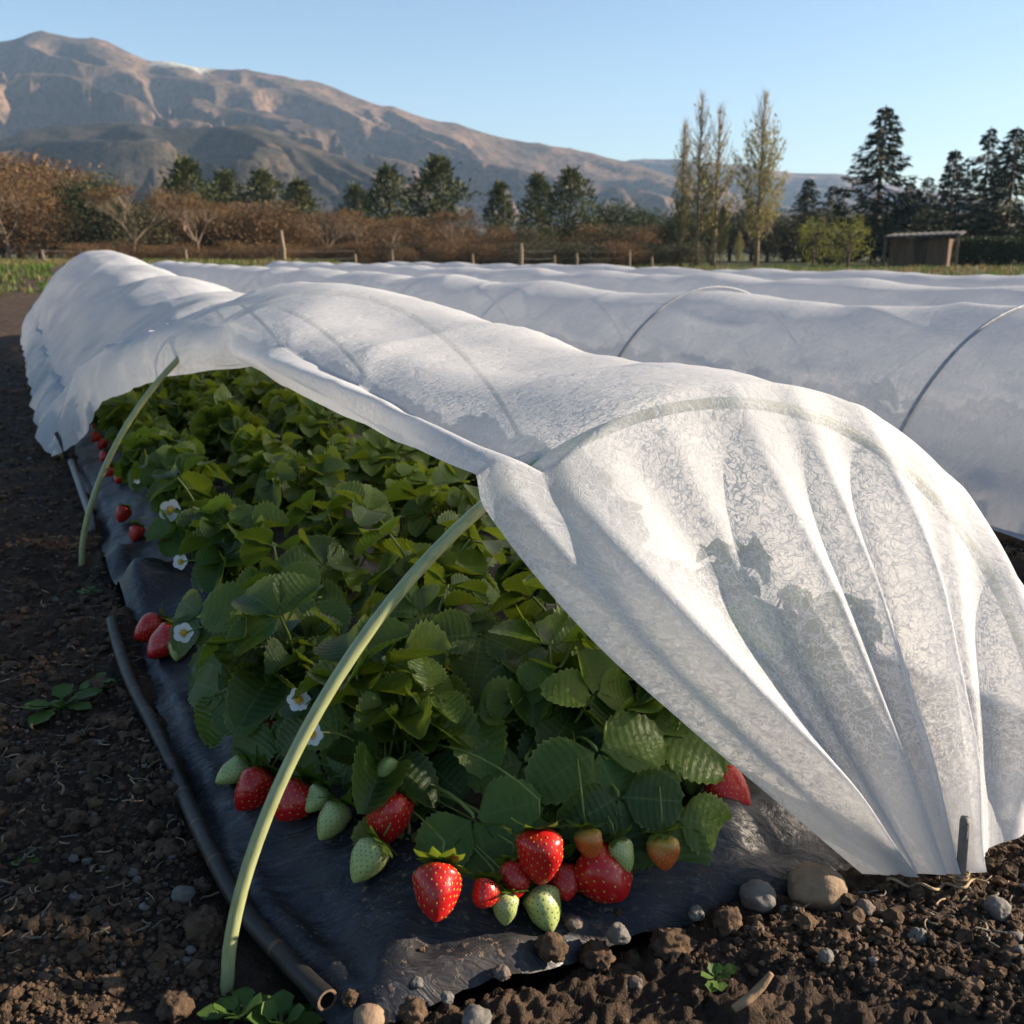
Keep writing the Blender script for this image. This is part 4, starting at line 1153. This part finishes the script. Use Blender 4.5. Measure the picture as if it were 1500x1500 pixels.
def v_fir(seed, spread=.24, levels=26, dens=1.0):
    rn = random.Random(seed); t = MB(); c = MB()
    t.tube([(0, 0, 0), (0, 0, .5), (0, 0, .98)], [.022, .013, .003], 7)
    for k in range(levels):
        u = (k+.5)/levels; z = .10 + .88*u; nb = rn.choice((4, 5, 5, 6))
        for b in range(nb):
            if rn.random() < .10: continue
            az = b*6.28/nb + k*1.3 + rn.uniform(-.35, .35); ln = spread*(1-u)**.8*rn.uniform(.55, 1.15)*1.5 + .014
            pts = []
            for q in range(6):
                f = q/5; pts.append(Vector((math.cos(az)*ln*f, math.sin(az)*ln*f, z - ln*.55*f + ln*.42*f*f)))
            t.tube([pts[0], pts[3], pts[5]], [.004, .003, .001], 4)
            nn = int((14+50*(1-u))*dens)
            for q in range(nn):
                f = rn.random()**.75; i = min(4, int(f*5)); p = pts[i].lerp(pts[i+1], f*5-i)
                side = rn.gauss(0, .16)*ln*(1.1-f) ; x = Vector((-math.sin(az), math.cos(az), 0))
                leafquad(c, p + x*side + Vector((0, 0, -abs(rn.gauss(0, .012)))), .022*rn.uniform(.6, 1.3), rn, 1.9, Vector((math.cos(az), math.sin(az), -.5)) + x*rn.uniform(-1, 1))
    return t.mesh('trunk', M['bark']), c.mesh('crown', M['fir'], False)
def v_poplar(seed, wd=.10, topbare=.62, lf=1.0, stems=1):
    rn = random.Random(seed); t = MB(); c = MB()
    for s_ in range(stems):
        ox = 0 if stems == 1 else (-.045 if s_ == 0 else .05); hh = 1.0 if s_ == 0 else .93
        t.tube([(ox, 0, 0), (ox*1.05, 0, .35), (ox*1.1, 0, .7), (ox*1.1, 0, .98*hh)], [.014, .010, .006, .001], 6)
        nb = 130 if stems == 1 else 84
        for k in range(nb):
            u = k/nb; z = .13 + .78*u**.95; az = k*2.4+rn.uniform(-.5, .5)
            prof = wd*math.sin(math.pi*min(1, .22+u*.80))**.8*rn.uniform(.5, 1.1)
            ln = rn.uniform(.12, .20)*(1-.25*u); pts = []
            for q in range(5):
                f = q/4; r = prof*(f**.6); pts.append(Vector((ox*1.08 + math.cos(az)*r, math.sin(az)*r, min(.99*hh, z*hh + ln*f))))
            t.tube(pts, [.0032, .0024, .0018, .0012, .0006], 3)
            for q in range(3):   # side twigs
                f = rn.uniform(.3, 1); i = min(3, int(f*4)); p = pts[i].lerp(pts[i+1], f*4-i); d = Vector((math.cos(az+rn.uniform(-1, 1)), math.sin(az+rn.uniform(-1, 1)), 3.0)).normalized()*rn.uniform(.03, .07)
                t.tube([p, p+d], [.0012, .0004], 3, 0, False)
            nleaf = int((26 if z < topbare else 26*max(.06, 1-(z-topbare)/.30))*lf)
            for q in range(nleaf):
                f = rn.uniform(.1, 1.05); i = min(3, int(f*4)); p = pts[i].lerp(pts[i+1], min(1, f*4-i))
                leafquad(c, p + Vector((rn.gauss(0, .008), rn.gauss(0, .008), rn.gauss(0, .014))), .0095*rn.uniform(.6, 1.4), rn, 2.6, Vector((rn.gauss(0, .5), rn.gauss(0, .5), 1)))
    return t.mesh('trunk', M['poplarbark']), c.mesh('crown', M['poplar'], False)
M['poplarbark'] = mat_plain('poplar_bark', (.24, .185, .12), .9, .3, 4, .02)
def v_bare(seed, spread=.42, twigs=1.0, bark='palebark', leafmat='brown'):
    rn = random.Random(seed); t = MB(); c = MB()
    def grow(p, d, ln, r, depth):
        q = p + d*ln; mid = p.lerp(q, .5) + Vector((rn.gauss(0, .03), rn.gauss(0, .03), 0))*ln
        t.tube([p, mid, q], [r, r*.85, r*.65], 5 if depth < 2 else 3, 0, False)
        if depth >= 4:
            for k in range(int(15*twigs)):
                v = (d + Vector((rn.gauss(0, .6), rn.gauss(0, .6), rn.gauss(0, .5)))).normalized()
                leafquad(c, q + v*rn.uniform(0, .09), .011*rn.uniform(.5, 1.3), rn, 4.5, v)
            return
        for k in range(3 if depth else 5):
            a = rn.uniform(0, 6.28); sp_ = rn.uniform(.35, .85)*(1.1 if depth == 0 else 1)
            v = (d + Vector((math.cos(a)*sp_*spread/.42, math.sin(a)*sp_*spread/.42, .12))).normalized()
            grow(q if k else q, v, ln*rn.uniform(.62, .86), r*.6, depth+1)
    grow(Vector((0, 0, 0)), Vector((.02, 0, 1)), .27, .015, 0)
    top = max(v.z for v in t.v)
    for m in (t, c): m.v = [v*(1/top) for v in m.v]
    return t.mesh('trunk', M[bark]), c.mesh('crown', M[leafmat], False)
def v_round(seed, mat, clumps=26, per=110, sz=.05, flat=.8, wd=.5, trunk=True, base=.1, gap=1.0):
    rn = random.Random(seed); t = MB(); c = MB()
    t.tube([(0, 0, 0), (.01, .01, .3), (0, 0, .7)], [.03, .02, .006], 6)
    for k in range(clumps):
        u = rn.random(); z = base + (1-base)*(.12+.76*u); r = wd*math.sqrt(max(0, 1-((u-.4)/.68)**2))*rn.uniform(.3, .9); az = k*2.4
        p = Vector((math.cos(az)*r, math.sin(az)*r, z)); t.tube([(0, 0, z*.5), p*.6+Vector((0, 0, z*.35)), p], [.008, .005, .002], 4)
        cs = rn.uniform(.15, .27)*gap*wd/.5
        for q in range(per):
            v = Vector((rn.gauss(0, .5), rn.gauss(0, .5), rn.gauss(0, .5)*flat)); pp = p + v*cs
            if pp.z < .01: pp.z = .01+rn.random()*.05
            if pp.z > 1.02: continue
            leafquad(c, pp, sz*.62*rn.uniform(.5, 1.3), rn, 1.4)
    return t.mesh('trunk', M['bark']), c.mesh('crown', M[mat], False)
PINES = [v_pine(k, .30 + .03*(k % 3), [.22, .42, .2, .3][k % 4]) for k in range(4)]
FIRS = [v_fir(50+k, [.25, .21, .29][k]) for k in range(3)]
POPS = [v_poplar(70, .085, .36, .8), v_poplar(71, .135, .40, .85, 2), v_poplar(72, .14, .50, 1.15)]
POPY = v_poplar(73, .17, .95, 1.6)
BARES = [v_bare(80+k) for k in range(4)]
BROWN = [v_round(90+k, 'brown', 34, 210, .040, .85, .55) for k in range(3)]
OLIVE = [v_round(95+k, 'olive', 28, 190, .045, .8, .6) for k in range(3)]
DARKT = v_round(99, 'dark', 40, 220, .040, .85, .45)
YELL = v_round(101, 'yellow', 26, 60, .045, 1.3, .42, gap=.8)
def put(name, var, px, top, Y, label, wd=1.0, base=0, group=None, cat_='tree', rz=None):
    p = far(px, Y); p.z = -.05 + base; h = topz(px, top, Y) - p.z
    tree(name, var, label, p, h, wd, R.uniform(0, 6.28) if rz is None else rz, group, cat_)
PG = 'pines at the field edge'
for px, top, Y, v, wd, lab in (
    (280, 236, 62, 1, .95, 'tall flat topped pine standing over the brown scrub, above a pale trunked bare tree'),
    (337, 252, 70, 0, 1.05, 'rounded pine next to the flat topped one'),
    (390, 253, 68, 2, 1.15, 'broad pine in the middle of the three after the flat topped one'),
    (442, 266, 66, 3, 1.1, 'lower spreading pine at the end of the group of four'),
    (525, 272, 70, 0, 1.0, 'small pine at the foot of the paired tall pines'),
    (572, 246, 64, 2, 1.0, 'dense tall pine, first of the pair in the middle of the treeline'),
    (642, 234, 60, 1, 1.0, 'tall pine with open ragged crown, highest in the middle of the treeline'),
    (732, 268, 62, 3, .8, 'lone slim pine standing apart between the two pine groups'),
    (788, 256, 60, 0, .85, 'dark pine joined to a taller wide one'),
    (835, 250, 58, 2, 1.0, 'wide cone shaped pine, last before the gap in the trees')):
    put('pine_tree', PINES[v], px, top, Y, lab, wd, 0, PG)
FG = 'tall firs behind the shed'
for px, top, Y, v, wd, lab in (
    (1280, 148, 50, 0, 1.0, 'very tall dark fir with drooping tiers, towering by the shed'),
    (1178, 258, 62, 1, 1.2, 'small dark fir behind the yellow green trees'),
    (1385, 214, 54, 1, 1.0, 'slim fir between the towering one and the dense pair'),
    (1432, 180, 52, 2, .9, 'dense tall fir with ragged top beside another as tall'),
    (1470, 180, 50, 0, 1.1, 'broad dark fir at the edge of the frame'),
    (1350, 255, 64, 2, 1.0, 'low fir seen behind the slim one'),
    (1325, 262, 60, 1, 1.1, 'low pointed fir right behind the shed roof'),
    (1215, 268, 66, 2, 1.1, 'low dim fir close to the towering one')):
    put('fir_tree', FIRS[v], px, top, Y, lab, wd, 0, FG)
put('poplar_tree', POPS[0], 997, 178, 48, 'slim poplar, lowest of the three tall ones, with leafless top', 1.0)
put('poplar_tree', POPS[1], 1032, 138, 47, 'double stemmed tall poplar with bare upper twigs', 1.15, rz=.2)
put('poplar_tree', POPS[2], 1108, 138, 46, 'tall poplar standing alone with yellow green lower leaves', 1.2)
put('poplar_tree', POPY, 1056, 302, 46, 'young leafy poplar between the two tall ones', 1.0)
put('poplar_tree', POPY, 1082, 340, 45, 'smallest poplar sapling at the foot of the lone tall poplar', 1.0)
put('young_tree', YELL, 1192, 316, 42, 'bright yellow green young tree nearer the poplars', .9)
put('young_tree', YELL, 1243, 314, 41, 'bright yellow green young tree nearer the shed', 1.0)
for px, top, Y, v, lab in (
    (12, 268, 50, 0, 'pale trunked bare tree at the left frame edge'), (197, 280, 46, 1, 'pale bare tree with forked trunk above the cover\'s far hump'),
    (290, 286, 45, 2, 'pale trunked bare tree below the flat topped pine'), (576, 318, 46, 3, 'small bare tree below the dense pine of the pair'),
    (668, 312, 45, 0, 'wide bare tree by the ragged tall pine'), (480, 316, 50, 1, 'thin bare tree between the pine groups'), (525, 312, 49, 2, 'thin bare tree near the low small pine')):
    put('bare_tree', BARES[v], px, top, Y, lab, 1.15)
put('leafy_tree', DARKT, 142, 254, 52, 'dark green leafy tree in front of the brown wood', 1.0)
for px, top, Y, v in ((30, 226, 66, 0), (75, 236, 64, 1), (-25, 235, 62, 2), (105, 250, 60, 0), (5, 262, 56, 1), (60, 272, 55, 2)):
    put('brown_tree', BROWN[v], px, top, Y, 'bushy leafless brown tree on the rise behind the far end of the cover', 1.3, 0, 'brown trees on the rise')
# scrub line
rn = random.Random(31)
for i in range(40):
    px = 165 + i*21.5 + rn.uniform(-8, 8)
    if px > 985: break
    Y = rn.uniform(50, 62); top = (298 if px < 420 else 318 if px < 700 else 330) + rn.uniform(-8, 16)
    put('scrub_bush', (BROWN if rn.random() < .68 else OLIVE)[rn.randrange(3)], px, top, Y, 'brown scrub bush in the thicket below the pines', 1.25, 0, 'scrub bushes below the pines', 'bush')
for i in range(24):
    px = 880 + i*27 + rn.uniform(-8, 8); Y = rn.uniform(60, 74); top = 318 + rn.uniform(-26, 12)
    put('scrub_bush', OLIVE[rn.randrange(3)] if rn.random() < .6 else DARKT, px, top, Y, 'dark green bush in the belt behind the poplars and firs', 1.3, 0, 'dark bushes behind the poplars', 'bush')
for i in range(30):
    px = 120 + i*31 + rn.uniform(-8, 8); Y = rn.uniform(42, 45); top = 357 + rn.uniform(-7, 6)
    put('low_bush', BROWN[rn.randrange(3)] if px < 600 or rn.random() < .5 else OLIVE[rn.randrange(3)], px, top, Y, 'knee high dry bush along the wire fence', 1.8, 0, 'dry bushes along the fence', 'bush')

# fence with posts and wire
fr = empty('wire_fence', far(400, 40)); tag(fr, 'wire fence with weathered wooden posts along the far field edge', 'fence')
M['post'] = mat_wood('post_wood', (.24, .18, .12))
posts = [(62, 366, 34), (170, 372, 40), (272, 365, 40), (415, 338, 37), (520, 372, 40), (574, 366, 40), (692, 372, 40), (763, 356, 38), (812, 374, 40), (845, 371, 40), (922, 366, 41), (955, 376, 40)]
for px, top, Y in posts:
    p = far(px, Y); h = topz(px, top, Y); m = MB(); wd = .055 if px not in (415, 763) else .08
    m.tube([p - Vector((0, 0, .2)), p + Vector((.01, 0, h*.5)), p + Vector((-.01 if px != 415 else -.06, 0, h))], [wd, wd*.95, wd*.85], 7)
    o = link('post', m.mesh('post', M['post'], False), fr); o.matrix_parent_inverse = Matrix.Translation(fr.location).inverted()
m = MB()
for zz in (.35, .62):
    for (a, ta, Ya), (b, tb, Yb) in zip(posts, posts[1:]):
        m.tube([far(a, Ya)+Vector((0, 0, zz)), far((a+b)/2, (Ya+Yb)/2)+Vector((0, 0, zz-.03)), far(b, Yb)+Vector((0, 0, zz))], .004, 4, 0, False)
o = link('wire', m.mesh('wire', M['metal']), fr); o.matrix_parent_inverse = Matrix.Translation(fr.location).inverted()

# shed and hedge
def shed():
    Y = 44; p0 = far(1303, Y); p1 = far(1388, Y-1.0); p = p0.lerp(p1, .5); p.z = 0
    L = (p1-p0).length; rz = math.atan2(p1.y-p0.y, p1.x-p0.x); dp = 2.6; hh = topz(1350, 350, Y)
    e = empty('shed', p, rz); tag(e, 'small weathered wooden shed with low tin roof near the firs', 'shed')
    wd = mat_wood('shed_boards', (.13, .085, .055)); rf = mat_plain('tin_roof', (.06, .06, .062), .9, .3, 3); dk = mat_wood('shed_dark_boards', (.07, .05, .035))
    m = MB(); nb = 14
    for i in range(nb):
        x = -L/2 + L*(i+.5)/nb
        if 6 <= i <= 8: continue
        m.box((x, 0, hh/2), (L/nb*.94, .05, hh), 0)
    for i in range(9):
        m.box((L/2, .05+dp*(i+.5)/9, hh/2), (.05, dp/9*.94, hh), 0); m.box((-L/2, .05+dp*(i+.5)/9, hh/2), (.05, dp/9*.94, hh), 0)
    m.box((0, dp+.08, hh/2), (L, .05, hh))
    link('wall', m.mesh('wall', wd, False), e)
    m = MB(); 
    for i in range(3): m.box((-L/2 + L*(6.5+i)/nb, .03, hh*.47), (L/nb*.95, .04, hh*.94))
    link('door', m.mesh('door', dk, False), e)
    m = MB(); v = [(-L/2-.25, -.45, hh+.02), (L/2+.45, -.45, hh+.12), (L/2+.45, dp+.3, hh+.28), (-L/2-.25, dp+.3, hh+.18)]
    v = [Vector(q) for q in v]; m.add(v + [q+Vector((0, 0, .07)) for q in v], [(3, 2, 1, 0), (4, 5, 6, 7), (0, 1, 5, 4), (1, 2, 6, 5), (2, 3, 7, 6), (3, 0, 4, 7)])
    for i in range(12):
        t = (i+.5)/12; a = v[0].lerp(v[1], t)+Vector((0, -.003, .085)); b = v[3].lerp(v[2], t)+Vector((0, .003, .085)); m.tube([a, b], .025, 5)
    link('roof', m.mesh('roof', rf, False), e)
    m = MB(); m.box((L/2+.36, -.38, hh/2+.04), (.1, .1, hh+.06)); m.box((-L/2-.16, -.38, hh/2), (.1, .1, hh))
    link('post', m.mesh('post', wd, False), e)
shed()
def hedge(px0, px1, Y, top, label, seed, mat='dark', th=1.0, n=9000):
    rn = random.Random(seed); m = MB(); a, b = far(px0, Y), far(px1, Y); h = topz(px0, top, Y)
    for k in range(n):
        t = rn.random(); p = a.lerp(b, t); z = rn.random()**.8*h*(1+.08*noise.noise(Vector((t*12, seed, 0))))
        p = p + Vector((0, rn.uniform(-th/2, th/2)*(1-.25*(z/h)**4), z)); leafquad(m, p, .09*rn.uniform(.6, 1.3), rn, 1.4)
    o = link('hedge', m.mesh('hedge', M[mat], False)); tag(o, label, 'hedge')
hedge(1402, 1580, 45, 348, 'clipped dark hedge running from the shed to the frame edge', 3)
hedge(560, 990, 47, 358, 'long low dark hedge behind the fence between scrub and poplars', 5, 'olive', 1.2, 12000)

# ------------------------------------------------------------------ mountains
def massif(name, sil, Y0, Y1, seed, mat, spur=1.0, x0=-330, x1=1830, nx=520, ny=170, k=1.0, L_=150):
    vs = []; fs = []
    for i in range(ny+1):
        t = i/ny*1.18
        for j in range(nx+1):
            px = x0 + (x1-x0)*j/nx
            wob = 60*noise.noise(Vector((px*.004, t*1.5, seed)))
            crest = topz(px, 0, Y1)*0 + topz(px, lin(sil, px), Y1)
            Y = Y0 + (Y1-Y0)*t
            p = far(px, Y)
            f = t**1.15 if t <= 1 else 1-(t-1)*1.5
            # spurs run down slantwise from the crest and branch
            x_, y_ = p.x/L_, p.y/L_
            wx = .35*noise.noise(Vector((x_*.8, y_*.8, seed))); 
            amp, frq, rm, pv = 1.0, 1.0, 0, 1.0
            for o_ in range(7):
                n_ = 1-abs(2*noise.noise(Vector(((x_+.75*y_+wx)*frq, (y_*.62-.15*x_+wx)*frq, seed+o_*3.7))))
                n_ = n_*n_*pv; pv = min(1, max(.15, n_*1.5)); rm += amp*n_; amp *= .58; frq *= 2.05
            env = math.sin(math.pi*min(1, t))**.7 if t < 1.0 else 0
            z = crest*f + spur*crest*env*.34*(rm-.75)
            if t < 1: z = min(z, crest*Y/Y1*(.55+.44*t))
            z += crest*.018*(rm-.7)
            vs.append((p.x, p.y, max(-5, z - 4*(1-min(1, t)))))
    n = nx+1
    fs = [(i*n+j, i*n+j+1, (i+1)*n+j+1, (i+1)*n+j) for i in range(ny) for j in range(nx)]
    tag(link(name, meshof(name, vs, fs, mat)), kind='structure')
SIL1 = [(-900, 190), (-400, 120), (-150, 75), (0, 58), (75, 49), (112, 50), (180, 60), (240, 86), (290, 92), (342, 97), (400, 106), (500, 126), (560, 150), (620, 168), (700, 190), (780, 208), (850, 222), (920, 236), (1000, 262), (1100, 290), (1250, 325), (1500, 350), (2400, 362)]
SIL2 = [(-900, 260), (-300, 240), (-60, 215), (0, 204), (60, 190), (180, 176), (250, 184), (300, 184), (380, 183), (430, 200), (500, 226), (560, 250), (640, 288), (720, 318), (800, 330), (900, 342), (1100, 352), (1500, 360), (2400, 366)]
SIL3 = [(-900, 330), (600, 300), (850, 245), (940, 230), (1000, 233), (1080, 240), (1150, 252), (1230, 255), (1300, 270), (1400, 285), (1500, 300), (1700, 290), (2400, 320)]
mm1 = mat_mountain('mountain_slope', (.050, .042, .030), (.12, .082, .056), (.21, .135, .09))
mm2 = mat_mountain('foothill_slope', (.030, .030, .022), (.055, .047, .033), (.14, .095, .062), 1.6)
massif('mountain', SIL1, 760, 1400, 2.3, mm1, 1.0)
massif('foothill', SIL2, 420, 720, 6.1, mm2, .8, L_=85)
massif('far_ridge', SIL3, 1450, 2000, 9.4, mm1, .8, k=1.0)

# ------------------------------------------------------------------ air
def haze():
    x0, x1, y0, y1, z0, z1 = -1500, 1500, -300, 2350, -9, 320
    vs = [(x, y, z) for z in (z0, z1) for y in (y0, y1) for x in (x0, x1)]
    fs = [(0, 2, 3, 1), (4, 5, 7, 6), (0, 1, 5, 4), (2, 6, 7, 3), (0, 4, 6, 2), (1, 3, 7, 5)]
    t = NT('haze_air'); v = t.n('ShaderNodeVolumePrincipled'); v.inputs['Color'].default_value = (.48, .70, 1, 1)
    v.inputs['Density'].default_value = .00017; v.inputs['Anisotropy'].default_value = .1
    t.l(v.outputs[0], t.out.inputs['Volume'])
    tag(link('haze', meshof('haze', vs, fs, t.m, False)), kind='stuff')
haze()
for me in bpy.data.objects:
    if me.name.startswith('strawberry_plant'):
        for k_ in ('s', 'a'):
            if k_ in me: del me[k_]
